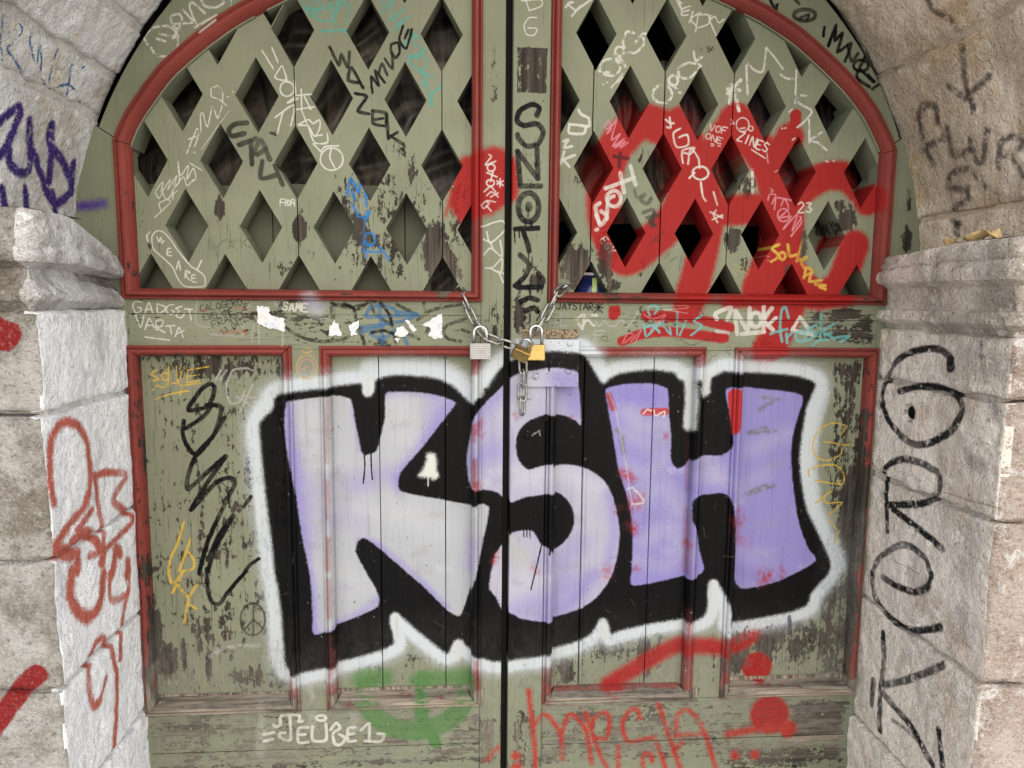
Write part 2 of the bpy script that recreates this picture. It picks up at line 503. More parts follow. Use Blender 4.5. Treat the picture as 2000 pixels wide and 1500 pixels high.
for s_, a_ in [('639,780 639,900', .35), ('640,940 640,1010', .5), ('641,1050 641,1110', .6), ('643,1130 644,1200', .5), ('645,1240 646,1320', .6), ('652,1270 653,1300', .8), ('924,830 924,860', .6), ('926,900 926,950', .8),
               ('929,1290 930,1345', .7), ('570,1330 572,1380', .7), ('1347,860 1345,960', .35), ('1344,1000 1342,1120', .4), ('1344,1190 1342,1260', .7), ('1070,1330 1069,1380', .7), ('1418,1250 1417,1330', .7)]:
    door.stroke(px(s_), 8, (150, 50, 46), 8, alpha=a_ * .75)
# drips and blots
door.stroke(px('709,893 710,915 707,948'), 2.6, 'black', .8)
door.stroke(px('722,888 723,920 725,941'), 2.6, 'black', .8)
door.stroke(px('1057,1062 1048,1100 1036,1150'), 2.4, 'black', .8)
door.stroke(px('1073,1068 1072,1080'), 3, 'black', .8)
for u in (1022, 1028, 1034):
    door.stroke([(u, 1034), (u, 1047)], 2, 'black', .8)
door.stroke(px('1376,730 1376,744'), 2, 'white', .8)
door.fill(px('832,890 848,889 853,905 852,922 856,935 845,943 838,938 828,938 815,935 824,920 830,905'), (226, 228, 218), 7)
door.stroke(px('835,935 835,954'), 3, (226, 228, 218), 1)
door.stroke(px('1054,850 1052,842'), 2, 'gray', 1)
door.stroke(px('1038,850 1053,840'), 3, 'gray', 1, alpha=.7)
door.stroke(px('1548,1212 1551,1250'), 7, (70, 72, 88), 3, alpha=.7)
for i in range(420):                                   # flecks over the big piece
    u, v = random.uniform(500, 1640), random.uniform(720, 1330)
    door.stroke([(u, v), (u + random.uniform(-2, 2), v + random.uniform(-3, 3))], random.uniform(.8, 2.2), random.choice(['gray', 'dark', 'white', (120, 116, 100)]), .8,
                alpha=random.uniform(.25, .8), smooth=False)
for i in range(70):                                    # scratches
    u, v = random.uniform(560, 1600), random.uniform(760, 1260)
    a = random.uniform(0, 6.3)
    l = random.uniform(6, 26)
    door.stroke([(u, v), (u + l * math.cos(a), v + l * math.sin(a))], random.uniform(.7, 1.5), random.choice(['gray', 'dark', 'white']), .8, alpha=random.uniform(.2, .55), smooth=False)

# ---------------- marker tags, upper left
p = Pen(door, 0, 0)
p('white', 21, '1150,350 1125,290 1190,220 1310,205 1385,270 1385,370 1300,440 1215,430 1180,375; 1225,305 1290,325;1250,265 1390,300; 1400,240 1345,195 1335,130 1400,112 1420,165 1350,300; 1345,190 1505,180; 1425,75 1530,190;1530,190 1480,60 1500,20 1600,105; 1570,0 1600,50 1680,60 1740,30 1750,-20; 1800,40 1800,0; 1520,215 1690,120', rough=.35)
p('white', 16, '1570,270 1695,172')
p('white', 11, '1450,1195 1485,1100 1530,1000 1540,1050 1510,1140;1460,1085 1545,1055;1560,1030 1555,900 1575,880 1610,990 1650,830 1690,920 1725,820 1730,720 1700,665 1640,690 1645,750 1700,770 1760,820; 1765,750 1775,752;1805,710 1812,714;1505,1185 1512,1190', rough=.2)
p('white', 5, '1560,1170 1780,860')
p('white', 9, '1205,1490 1260,1420 1250,1500 1320,1400 1300,1480 1370,1370 1350,1450 1390,1420 1380,1300; 1380,1260 1400,1370 1460,1290 1450,1400 1500,1310 1520,1390 1490,1420;1470,1270 1570,1330;1330,1500 1420,1380 1450,1450 1500,1400')
p('dark', 40, '1920,955 1830,965 1780,1010 1800,1060 1900,1040;1860,1130 1990,1080;1950,1100 1960,1280')
p = Pen(door, 1, 0)
p('white', 10, '1200,0 1230,50 1260,10 1290,60 1340,0 1340,60; 1250,150 1230,90 1290,60 1320,80 1200,195; 1300,60 1370,-10')
p = Pen(door, 0, 1)
p('dark', 38, '-40,1220 30,1090 100,1245;0,1205 70,1160;40,1260 30,1390 140,1370;140,1290 200,1440', alpha=.9)
p('teal', 17, '350,-20 400,90 520,160 600,130 640,60 720,30 700,180;560,-20 590,120 620,190;470,-10 520,60;380,70 440,60 450,130;420,60 560,50 700,-10;430,-20 420,40 500,100;640,-20 610,90', alpha=.8)
p('teal', 20, '500,235 690,225;690,225 702,250', alpha=.9)
p('teal', 22, '970,0 1010,60 980,90 1060,-10 1050,150 1150,60;1070,230 1190,120 1100,180;1130,350 1250,270 1190,250 1280,290;1200,440 1310,390;1220,330 1320,390;1180,460 1240,520 1310,530 1335,470 1300,420 1240,450 1190,430;1270,550 1380,600;1280,540 1330,640 1280,660;1300,570 1375,820', alpha=.72, rough=.2)
p('teal', 22, '1370,820 1370,730 1440,675', alpha=.85)
p('black', 27, '570,360 640,500 660,420 710,520 725,400;830,680 740,520 715,620 800,640;770,725 860,750 790,860 880,885;905,860 910,960 1000,980;905,860 1010,880 1010,960;920,930 985,920;1015,890 1030,1080;1030,1070 1100,1030;1050,1060 1150,1130 1140,1170')
p('black', 22, '905,720 893,590 955,665 925,545 1000,640;955,560 980,490 1020,580;1000,450 1060,530 1060,410;1050,340 1105,325 1118,400 1085,445 1052,400 1050,340;1145,195 1115,300 1170,370 1215,220;1160,290 1185,225')
p('white', 13, '40,390 130,535;115,365 165,485;190,510 140,600 230,620 200,510;o235,690,55,58;290,620 300,740 240,800 320,760;345,690 350,860;300,740 425,730;310,850 450,830;370,750 420,850;350,860 390,960;140,915 290,815 265,980;160,1040 200,880 240,840;320,970 400,930 440,960 490,930 490,1000 450,1060 400,980 330,975;400,980 450,1110 550,1110 550,1040;450,1060 510,1050;495,1180 540,1140 640,1135;440,1120 500,1180;o585,1240,90,88;580,1160 570,1230 610,1310')
p('white', 13, '1820,1210 1835,1228 1790,1290 1870,1262;o1835,1312,30,28;1800,1350 1880,1385;1850,1345 1830,1420;o1830,1430,30,26;1905,1400 1905,1460;1880,1440 1930,1415;1880,1415 1930,1450;1780,1500 1830,1460 1870,1500')
p('blue', 21, '710,1500 735,1390 790,1500;800,1500 812,1410 850,1490', rough=.15)
p = Pen(door, 1, 1)
p('white', 13, '1800,30 1840,0 1890,40;1830,40 1890,10;1870,80 1800,70 1760,110 1780,130 1820,90 1800,80;1800,110 1835,150')
p('white', 12, '1760,275 1920,225 1945,295 1830,400 1800,310;1775,370 1830,400 1850,450;1780,495 1830,440 1920,505 1905,380;1790,595 1850,590 1920,520 1910,630 1830,600 1935,640;1900,640 1930,710')
p('white', 10, '180,105 185,55 225,60 220,105;185,80 222,80;240,60 240,105 265,80 240,60;262,105 270,60 290,60 295,110;270,85 295,85')
p('blue', 21, '700,0 720,30;770,60 740,-10;850,0 860,110;740,90 770,140 800,200;790,190 860,200 885,150;860,150 830,310 810,320;o880,370,46,50;830,400 860,510;830,460 960,470;960,430 1000,480 1035,530;840,380 900,420', rough=.2)
p('wht2', 110, '430,830 470,930', soft=22, alpha=.5)
p('lav', 80, '400,860 480,900', soft=22, alpha=.35)
p('black', 28, '180,960 180,900 240,860 350,850;230,1060 300,1110 420,1160 560,1170 680,1150 750,1110;600,880 750,900 780,1000 810,1100 850,1190;690,870 790,920 880,860 930,860;760,900 850,880;820,1060 840,1190;970,870 1040,960 1060,1050;890,870 930,950 1060,1050;900,1100 1000,1085 1070,1110 1090,1190;930,1190 1040,1200;1100,880 1250,960;1310,870 1330,960;1260,1000 1380,920 1600,880;1330,1100 1360,1020;1180,1110 1270,1150;1640,990 1500,1040 1460,1090 1500,1150 1600,1170;1610,1080 1690,1110', alpha=.82, rough=.5)
p('black', 42, '590,875 600,970;600,880 730,900', alpha=.7, rough=.6)
p('blue2', 30, '850,970 900,900 1000,890 1080,920 1100,960;870,980 1260,960 1100,940;1260,960 1150,1010 820,1060;810,1100 1000,1040;890,1110 980,1150 1080,1090;960,880 990,1190;1120,1060 1180,1190', alpha=.85)
p('black', 26, '900,1100 1000,1085 1070,1110;970,870 1040,960 1060,1050', alpha=.9, rough=.25)
p('white', 11, '', )
p.text('white', 12, 'SAME', 205, 925, 410, 940, 60)
p('yellow', 13, 'o395,1370,82,92;o395,1240,34,18', alpha=.6, rough=.25)
p('pink', 15, 'o395,1370,58,60,150,400;360,1390 400,1360', alpha=.5, rough=.2)
p('gray', 16, '20,1040 20,1190;205,1090 205,1200;140,860 180,920', alpha=.7)
p = Pen(door, 1, 0)
p('white', 11, '1100,860 1050,860 1035,900 1060,945 1100,930 1095,905 1075,905;1130,950 1160,865 1190,945;1140,920 1180,915;1225,875 1230,950 1270,935 1290,900 1225,875;1355,880 1310,890 1295,930 1330,960 1360,940 1340,925;1420,895 1370,910 1395,930 1370,970 1410,985 1440,950;1440,915 1500,920;1475,920 1490,1005;1055,965 1095,1060 1120,970;1130,1075 1160,990 1200,1060;1145,1045 1185,1040;1220,1080 1215,1010 1270,1005 1260,1050 1215,1060 1285,1100;1290,1050 1360,1045;1325,1050 1335,1110;1365,1130 1395,1060 1425,1135;1375,1110 1435,1085;1130,1135 1320,1160')
p('gray', 18, '1540,840 1525,1030 1640,1060;1620,1110 1850,1130;1900,1000 1890,1130;1980,1040 1965,1170;1890,950 1950,880', alpha=.6)
p('red2', 30, '1550,930 1620,920;1700,1100 1900,1090;1840,905 1920,920;1920,1090 1920,1110', alpha=.35, rough=.4)
p.text('black', 6.5, 'CALOGERO', 1565, 938, 1900, 880, 50)
p.text('black', 6.5, 'EVELYNE', 1590, 1005, 1830, 955, 48)
p.text('black', 6.5, 'FRANCE', 1660, 1062, 1950, 965, 52)
p.text('black', 6, '13.04.25', 1735, 1118, 1960, 990, 44)
p('white', 11, '1180,430 1175,350 1210,305 1260,310 1320,370 1380,460 1480,580 1530,610 1580,650 1595,700 1575,740 1440,740 1380,680 1330,580 1200,460 1180,430;1160,310 1135,340 1145,390;1565,535 1530,610;1530,610 1545,620;1215,350 1230,390 1245,355 1255,400 1270,380;1320,440 1300,445 1295,490 1330,500;1300,470 1325,470;1365,605 1385,540 1398,610;1370,580 1395,580;1435,670 1440,615 1475,630 1440,645 1470,690;1515,650 1490,650 1490,700 1525,705;1490,675 1515,675')
p('purple', 75, '630,115 700,110 760,100 800,92', soft=12, alpha=.92)
p('yellow', 13, '1200,1400 1150,1430 1210,1470 1160,1485;o1260,1450,28,30;1290,1370 1285,1500;1350,1370 1360,1500 1410,1380;1440,1400 1620,1370;1440,1400 1430,1500;1430,1450 1530,1435;1430,1500 1540,1480', rough=.25)
p('gray', 17, '1660,1475 1705,1400;1695,1475 1745,1400;1950,1400 1900,1385 1800,1400 1750,1490', alpha=.85)
p('dark', 7, '1985,1440 1975,1470 1995,1460')
p('dark', 9, '1690,440 1720,390 1770,370;1790,380 1780,440;1780,390 1850,380 1800,420 1850,450;1870,370 1880,440;1940,350 1890,400 1960,440;1960,380 2010,350', alpha=.6, rough=.6)
p('dark', 70, '1640,390 1680,470', soft=8, alpha=.25, rough=.5)
p = Pen(door, 2, 0)
p('yellow', 14, '1160,60 1200,20 1240,40 1280,10;1185,130 1320,85 1460,60;1380,95 1390,30;1290,30 1330,0 1400,20 1540,0', rough=.35)
p('gray', 17, '1750,0 1745,80 1780,160 1850,150 1890,60;1830,110 1920,165;1850,230 1950,20;1880,100 1960,120', alpha=.85)
p('black', 35, '1640,110 1650,30 1610,10 1540,60 1450,190 1460,220 1590,190 1640,110;1590,175 1670,175 1705,200 1690,290 1640,420 1510,570 1430,490 1400,400 1410,300;1425,360 1560,270 1630,180;1730,275 1640,420 1500,580 1440,750 1440,840 1560,740 1740,580 1600,780 1465,1005 1660,790 1780,750 1812,800 1740,940 1600,1250 1530,1500;1600,1490 1660,1300 1800,1050 1690,1200 1600,1400', soft=1.2)
p('black', 30, '1880,980 1940,900', soft=2, alpha=.9)
p('black', 28, '1890,1495 1930,1440 2000,1390', soft=2)
p('yellow', 20, '1410,1100 1360,1270 1300,1400 1290,1500;1460,1230 1440,1300 1370,1490;1430,1320 1490,1400 1480,1470 1380,1490', rough=.2)
p = Pen(door, 3, 0)
p('black', 30, '1535,-30 1530,10;1590,-30 1600,150 1640,240 1700,240 1760,150 1900,-10', soft=1.4)
p('yellow', 22, '1290,0 1310,80;1340,80 1400,0 1320,160;1360,90 1440,190 1510,100;1450,200 1430,300 1415,400;1440,240 1510,285', rough=.25)
p('dark', 15, 'o1955,370,98,125;1960,240 1960,490;1960,370 1890,450;1960,370 2035,440;1930,240 1990,240', alpha=.85)
p('wht2', 26, '1620,660 1750,590 2000,570', soft=9, alpha=.55, rough=.3)
# ---------------- astragal and right leaf
p = Pen(door, 0, 2)
p('white', 10, '70,20 220,10 225,60 130,95;100,0 130,95;190,150 130,150 90,210 110,280 170,285 190,235 120,230')
p('black', 42, '190,910 210,850 150,825 60,870 35,950 90,990 190,975 240,1040 200,1130 110,1150 50,1090 40,1060;40,1190 195,1400;190,1150 200,1400;40,1190 60,1440;60,1460 220,1460', soft=1.4)
p('white', 20, '420,50 450,15 480,10;470,118 520,60 620,-10;440,30 500,75', alpha=.9)
p('white', 23, 'o770,520,80,66;760,560 680,550;800,430 860,490;o845,395,36,38;840,430 890,515;960,250 900,240 870,320 900,395 970,405 1035,340 1030,290;960,330 1030,255 1060,265;o1180,730,75,70;o1265,625,36,40;1240,640 1320,720;1470,500 1380,485 1310,530 1315,600 1400,600 1480,510;1425,400 1440,470 1490,440', rough=.45)
p('white', 12, '780,680 870,570;830,640 870,595;715,650 722,654;745,635 750,640')
p('white', 13, '1290,-10 1330,70 1310,0 1330,20;1400,40 1340,60 1330,110 1380,110;1345,85 1390,70;1420,80 1390,170;1480,90 1400,140 1440,190;1460,100 1440,240;1470,110 1540,110 1540,180 1460,210;1560,110 1550,150 1600,270;1550,150 1590,120 1620,170 1660,145')
p('white', 22, '380,1280 410,1180;400,1245 490,1210;400,1245 450,1300;400,1100 440,1090 410,1150 470,1140;450,965 450,1035 560,1040 580,990;450,965 600,985;520,855 545,890 600,920 610,980', alpha=.93)
p('pink', 13, '720,990 760,940 780,1000 745,1040 820,930 780,1090 850,1040 790,1140 880,1080 810,1150 890,1100 850,1150 910,1110;740,1010 800,960', alpha=.9)
p('drk', 30, '800,1220 910,1235;850,1195 840,1300')
p('white', 34, '850,1350 880,1500;735,1470 960,1385;930,1295 970,1440', alpha=.95)
p('white', 17, '1205,930 1240,960 1270,960;1235,915 1245,990 1215,990;1320,1000 1265,1040 1290,1145 1380,1130 1375,1050 1310,1070;1340,1270 1335,1175 1430,1150 1400,1200 1340,1190;1380,1280 1400,1160 1460,1230 1470,1310;o1478,1350,62,52;1390,1390 1430,1350;1480,1420 1490,1500')
p('white', 11, 'o1810,970,50,55;o1875,1000,18,18;1790,1000 1830,995;1720,930 1745,960 1715,965', alpha=.9)
p.text('white', 11, 'VOF', 1545, 1015, 1690, 1050, 50)
p.text('white', 10, 'ONE', 1515, 1080, 1650, 1125, 45)
p('white', 9, '1560,1120 1585,1125;1560,1135 1580,1138;1615,1135 1635,1140')
p.text('white', 12, 'ZINES', 1765, 1090, 2010, 1190, 70)
p('white', 10, '1880,1165 1990,1235')
p('white', 30, '1705,800 1720,660;1690,725 1795,620;1690,690 1785,700;1750,735 1770,800;1770,810 1782,860', rough=.25)
p('white', 20, '1850,735 1842,490 1900,540 1970,550 1995,370', rough=.3)
p('white', 24, '1885,1325 1890,1500', rough=.4)
p = Pen(door, 0, 3)
p('white', 19, '-5,365 60,440 125,530;100,570 150,605 205,610;232,545 222,800;310,745 265,740 240,790 340,850 350,880 290,950 240,990;330,930 335,1110;430,1030 335,1095 400,1110 470,1170', rough=.35)
p('white', 10, '0,1190 10,1270;30,1470 50,1490 30,1500;60,1340 110,1320', alpha=.7)
p('white', 14, '175,870 200,850;120,1000 150,995;460,1255 480,1260;200,1090 220,1075;520,1250 530,1258', rough=.3)
p('black', 27, '15,0 55,75 70,40;205,-5 240,30;470,360 530,200 520,320 580,260 540,410;560,400 650,340 600,480;620,350 650,480 700,420;o725,515,58,44;760,440 690,600 790,680;720,545 820,640;780,590 830,640;440,215 430,285;875,650 815,698')
p('black', 32, 'o285,120,85,45')
p('black', 24, '250,140 320,115 300,160')
p = Pen(door, 1, 2)
p('black', 46, 'o125,125,80,112', soft=1.4)
p('black', 42, 'o125,122,8,20;20,292 200,288;80,300 115,400 130,465;60,495 130,570 100,660 20,735;40,748 225,745;205,640 225,740;65,860 130,830 195,845;100,930 165,905 195,935', soft=1.4)
p('black', 12, '125,140 120,200;100,230 100,270;150,240 150,275;15,300 20,400;50,310 55,360;125,460 125,530;95,940 95,1010;55,870 60,910')
p('white', 33, '690,85 655,120 690,260 745,190 700,150;745,205 755,60 800,30;o800,50,55,62;690,240 660,180;670,290 660,296', alpha=.97)
p('white', 16, '1490,0 1500,40 1520,70;1580,0 1610,100;1555,155 1650,200;1600,140 1580,180 1610,235;1650,180 1570,215', alpha=.97)
p('dark', 32, '1040,20 1010,60 1060,90 1090,50;1030,160 1110,140 1100,260;1060,200 1150,180;1120,160 1080,230 1120,260', alpha=.75)
p('dark', 26, '960,-20 980,40 1010,30', alpha=.6)
p('dark', 16, '1090,400 1190,310;1120,370 1160,390;1230,480 1200,520;1290,510 1240,540;1330,500 1310,600', alpha=.35)
p.text('white', 10, 'EGY', 690, 380, 780, 500, 55)
p.text('black', 10, 'JAYSTAR', 350, 915, 640, 925, 52)
p('black', 10, '640,905 710,905;655,880 705,945;705,870 640,945;675,870 675,940')
p('gray', 18, '340,990 400,985;350,990 345,1050 420,1045;300,1050 420,1050;380,950 380,1050', alpha=.45)
p('white', 22, '500,1000 560,960 550,1070 520,1030;570,965 660,965;555,1040 590,1000 620,1030 640,1045', alpha=.75, rough=.2)
p('gray', 16, '650,1010 680,1050 720,1010 750,1040 800,1050 860,1000 900,1060 990,930;640,1150 650,1090 730,1085;650,1120 700,1115', alpha=.7)
p.poly('red', '755,905 790,890 840,890 848,960 800,1005 755,985', soft=3)
p('red', 80, '1045,965 1200,972 1400,988 1600,1030 1705,1062;860,1168 1000,1115 1200,1092 1400,1112 1600,1140 1660,1142', soft=4)
p('wht2', 30, '1600,1090 1690,1100', alpha=.7)
p('pink', 10, '1030,960 1100,995 1200,960 1080,1080;860,1190 900,1110 950,1120 880,1180;930,1170 1010,1080 960,1180;1050,1130 1190,1000', alpha=.8)
p('cyan', 19, '1075,965 1060,920 1100,882 1140,910 1110,955;1030,1040 1050,1130 1120,1060 1180,1020;1040,1060 1100,1040 1150,1100;1150,1090 1110,1060;1185,1050 1240,1115 1230,1060;1290,940 1290,1115;1310,1120 1360,1010;1480,970 1420,1010 1485,1050 1400,1120', alpha=.9)
p('white', 34, '1600,995 1590,950 1710,905 1680,1000;1760,1110 1745,930 1840,1080 1855,910;o1905,1000,42,55;1965,900 1965,1090;2030,910 1970,1000 2040,1080;1795,1112 1970,1095', alpha=.93)
p('dark', 6, '1440,920 1470,910 1500,980 1460,970 1440,920;1310,1150 1400,1200 1500,1160 1600,1150;1530,1330 1560,1290 1600,1280;700,1130 740,1130 740,1160 700,1155 700,1130;o1690,1225,18,16;1680,1250 1700,1270', alpha=.65)
p('white', 5, '1020,900 1350,890 1360,910 1180,920;1190,920 1370,950', alpha=.8)
p('yellow', 6, '1740,560 1800,590 1860,600 1840,660 1780,680;1700,590 1760,640;1760,610 1860,640;1820,540 1820,570', alpha=.45)
p = Pen(door, 1, 3)
p('pink', 13, '10,60 20,20 70,20 40,90;70,45 60,135;80,40 230,70;110,110 140,50 170,130 100,200 190,190 130,290 240,170 200,300 270,200;190,345 270,240 260,190;o130,180,45,50', alpha=.95)
p.text('white', 13, '23', 245, 160, 370, 165, 80)
p('yellow', 25, '95,410 40,440 95,500 35,545;o122,500,24,28;165,410 180,500 230,490;285,370 235,540;260,530 310,510 270,550 300,600;290,675 312,590 362,625 310,650;350,640 335,700 430,690;380,722 460,732;415,745 460,760', rough=.15)
p('pink', 10, '0,500 20,505;5,535 20,540', alpha=.8)
p('white', 30, '190,1080 250,980 350,1120 190,1080;0,1040 60,985;', soft=1.2, smooth=False, alpha=.95)
p('cyan', 23, '110,1170 95,1060 105,930 135,900 160,985;20,1110 80,1090 150,1075;150,1180 145,1110;150,1140 190,1100;o255,1130,42,40;380,1040 305,1080 385,1110 300,1170;412,960 410,1150;520,1030 430,1090 525,1150;440,1120 500,1100;350,1200 400,1160 470,1160;530,1140 635,1130 570,1172', alpha=.88)
p('gray', 10, '380,1340 490,1345;380,1400 375,1340;540,1430 560,1360 660,1430 670,1470 600,1490;330,1320 330,1360;240,1330 250,1350', alpha=.5, rough=.5)
p('dark', 12, '1090,-20 1100,60 1120,130;1110,-10 1110,60', alpha=.6)
p = Pen(door, 2, 3)
p('yellow', 13, '650,340 600,410;630,335 540,315 440,360 385,450 380,540 430,600 520,610 600,560 605,510 570,480 470,465;560,480 700,495;350,740 345,690 430,655 560,650 622,720 605,800 400,772;400,950 530,850 470,900 490,950 610,945 490,1050;510,1090 560,1150 570,1200 550,1260;590,800 570,770', rough=.25)
p('gray', 10, '660,60 650,150 580,170 570,120', alpha=.5, rough=.5)
# ---------------- foot of the door
p = Pen(door, 3, 1)
p('white', 23, '135,1165 150,1180 190,1165 195,1095 335,1092 330,1140 360,1135;262,1100 268,1280 195,1270 180,1235 225,1225;405,1185 330,1195 330,1300 405,1300;330,1245 385,1240;440,1180 440,1285 545,1285 545,1160;o507,1112,38,20;580,1205 625,1150 655,1190 600,1230 612,1310 660,1322 695,1270 650,1240;770,1185 718,1195 718,1292 775,1290;720,1240 760,1238;820,1205 882,1155 882,1290;850,1292 970,1295 1000,1240 950,1235;60,1240 135,1225;60,1292 130,1280')
p('white', 14, '600,1480 600,1500;1780,1440 1900,1330', alpha=.0)
p('red2', 46, '1800,1435 1850,1380 1900,1340', soft=9, alpha=.85, rough=.2)
p('wht2', 36, '400,840 440,950', soft=10, alpha=.4)
p('wht2', 60, '40,1000 30,1400;760,1100 770,1200;430,1090 430,1180', soft=14, alpha=.35, rough=.2)
p = Pen(door, 3, 2)
p('red2', 40, '125,880 150,1100 172,1300 180,1520;170,1150 230,1085 300,1115 380,1250 390,1430;380,1240 440,1090 500,1105 580,1220 622,1470;575,1070 600,1150 680,1380 740,1500;620,1170 660,1090 740,1075 762,1160 730,1270 640,1265;1000,1115 980,1050 920,1050 862,1150 880,1260 920,1300 1050,1275 1100,1270 1150,1350 1200,1520;1140,990 1200,1180 1320,1520;1280,1250 1290,1100 1350,1050 1430,1090 1510,1240 1590,1500;1280,1250 1480,1232;830,1340 830,1520;1020,1520 1030,1400 1080,1395 1095,1450;1260,1380 1330,1300', soft=6, rough=.12)
p('red2', 70, '25,1390 30,1392;20,1485 40,1480;1740,1400 1745,1410;1895,1395 1898,1405', soft=8)
p('red2', 54, '1700,1235 1990,1185', soft=10, alpha=.85)
p = Pen(door, 3, 3)
p('red2', 54, '-10,1190 190,1200', soft=8, alpha=.95)
p('wht2', 16, '0,0 30,20', alpha=.0)

# ---------------- wear map of the door (R peel, G weathered pale wood, B grime)
wear = Canvas('door_wear', lambda u, v: on_y(u, v, 0.0), DX0, DZ0, DW, DW, 0.004)
wear.rgb[...] = 0


def wr(u, v, rx, ry, ch, val):
    cv = wear
    q = cv.to([(u, v), (u + rx, v), (u, v - ry)])
    sx, sy = abs(q[1][0] - q[0][0]) + 1e-3, abs(q[2][1] - q[0][1]) + 1e-3
    X = (np.arange(cv.nx)[None, :] - q[0][0]) / sx
    Y = (np.arange(cv.ny)[:, None] - q[0][1]) / sy
    f = np.clip(1.25 - np.sqrt(X * X + Y * Y), 0, 1) * val
    cv.rgb[..., ch] = np.maximum(cv.rgb[..., ch], f)


def wrect(u0, v0, u1, v1, ch, val, edge=12):
    cv = wear
    q = cv.to([(u0, v1), (u1, v0)])
    k = cv.scale([(u0, v0), (u1, v1)])
    e = edge * k
    X = np.arange(cv.nx)[None, :]
    Y = np.arange(cv.ny)[:, None]
    f = np.clip(np.minimum(np.minimum(X - q[0][0], q[1][0] - X), np.minimum(Y - q[0][1], q[1][1] - Y)) / e + .5, 0, 1) * val
    cv.rgb[..., ch] = np.maximum(cv.rgb[..., ch], f)


wrect(240, 250, 1720, 600, 0, .16, 120)
wrect(240, 370, 940, 575, 0, .28, 60)
wrect(640, 330, 930, 570, 0, .42, 60)
for a in [(425, 405, 22, 34, .75), (582, 448, 18, 30, .95), (712, 470, 50, 50, .62), (850, 490, 50, 90, .8), (862, 530, 45, 70, .85), (800, 330, 26, 60, .6), (780, 300, 26, 40, .55), (700, 450, 20, 40, .8), (800, 430, 60, 60, .5), (532, 520, 34, 26, .45),
          (555, 530, 30, 20, .4), (670, 540, 40, 40, .4), (1125, 520, 45, 70, .8), (1185, 500, 32, 80, .85), (1190, 560, 40, 50, .6), (1110, 480, 40, 60, .5), (1250, 530, 50, 50, .45), (1430, 470, 22, 40, .75),
          (1450, 520, 40, 50, .45), (1655, 430, 30, 45, .72), (1640, 405, 30, 22, .65), (1770, 470, 14, 40, .85), (1775, 400, 10, 30, .6), (1380, 95, 34, 18, .55), (1180, 150, 25, 30, .4), (1255, 310, 26, 44, .5), (1130, 350, 30, 40, .5),
          (1465, 360, 40, 40, .5), (1570, 480, 14, 60, .8), (1540, 530, 14, 40, .75), (1460, 380, 20, 20, .6), (345, 265, 18, 14, .5), (528, 260, 20, 16, .55), (270, 215, 10, 10, .2)]:
    wr(*a[:4], 0, a[4])
wrect(1006, 98, 1068, 185, 0, .62, 3)
wrect(948, 90, 975, 205, 0, .42, 14)
wrect(1000, 190, 1070, 620, 0, .36, 30)
wr(1012, 620, 20, 60, 0, .7)
wr(1045, 560, 40, 40, 0, .6)
wrect(240, 590, 1715, 680, 0, .34, 18)
wrect(1560, 600, 1715, 680, 0, .55, 40)
wr(1650, 615, 50, 24, 0, .75)
wrect(560, 605, 720, 680, 0, .45, 30)
wrect(600, 578, 1720, 598, 0, .3, 8)
wrect(270, 690, 560, 1370, 0, .40, 20)
wrect(280, 690, 560, 740, 0, .5, 14)
wr(430, 950, 60, 120, 0, .48)
wr(480, 920, 30, 90, 0, .55)
wrect(265, 1100, 560, 1370, 0, .58, 330)
wr(300, 1240, 16, 120, 0, .72)
wr(352, 1290, 8, 60, 0, .75)
wr(400, 1320, 14, 60, 0, .7)
wr(315, 1300, 40, 70, 0, .75)
wr(480, 1330, 90, 40, 0, .62)
wrect(650, 1290, 940, 1360, 0, .36, 30)
wr(820, 1300, 60, 30, 0, .5)
wrect(1080, 1200, 1340, 1360, 0, .54, 150)
wr(1110, 1320, 60, 50, 0, .62)
wrect(1370, 1180, 1680, 1345, 0, .64, 170)
wrect(1590, 700, 1700, 1340, 0, .52, 40)
wrect(1640, 800, 1695, 1340, 0, .74, 30)
wr(1665, 1000, 40, 200, 0, .72)
wr(1450, 1300, 60, 40, 0, .7)
wrect(290, 1375, 990, 1500, 0, .42, 12)
wrect(290, 1375, 420, 1475, 0, .66, 90)
wrect(850, 1380, 990, 1500, 0, .52, 60)
wrect(300, 1470, 990, 1520, 0, .5, 20)
wrect(995, 1360, 1660, 1500, 0, .45, 12)
wrect(1530, 1360, 1660, 1460, 0, .72, 40)
wrect(1400, 1440, 1660, 1520, 0, .62, 60)
for u0, u1, v0, v1 in [(285, 585, 1358, 1400), (640, 945, 1345, 1392), (1060, 1365, 1345, 1385), (1410, 1680, 1322, 1365)]:
    wrect(u0, v0, u1, v1, 0, .66, 6)
    wrect(u0, v0, u1, v0 + 18, 0, .92, 5)
    wrect(u0, v0, u1, v1, 1, .95, 8)
wrect(1400, 1335, 1680, 1362, 0, .8, 8)
wrect(290, 1400, 990, 1500, 1, .35, 30)
wrect(995, 1390, 1660, 1500, 1, .3, 30)
wrect(285, 1362, 470, 1402, 0, .92, 8)
wrect(1672, 1230, 1690, 1345, 0, .7, 6)
wrect(1672, 1230, 1690, 1345, 1, .7, 6)
wrect(288, 1300, 300, 1380, 0, .62, 6)
wrect(288, 1300, 300, 1380, 1, .9, 6)
wrect(1400, 1435, 1660, 1465, 1, .75, 10)
wr(870, 545, 26, 70, 1, .5)
wr(905, 540, 12, 60, 1, .8)
wr(1140, 560, 60, 60, 1, .25)
wrect(290, 1455, 990, 1480, 1, .6, 10)
wr(560, 650, 30, 20, 1, .7)
wr(325, 1350, 40, 20, 1, .8)
wrect(270, 1230, 1690, 1520, 2, .55, 130)
wrect(290, 1380, 1660, 1520, 2, .6, 40)
wrect(285, 1330, 560, 1372, 2, .6, 22)
wrect(1380, 1300, 1680, 1345, 2, .55, 22)
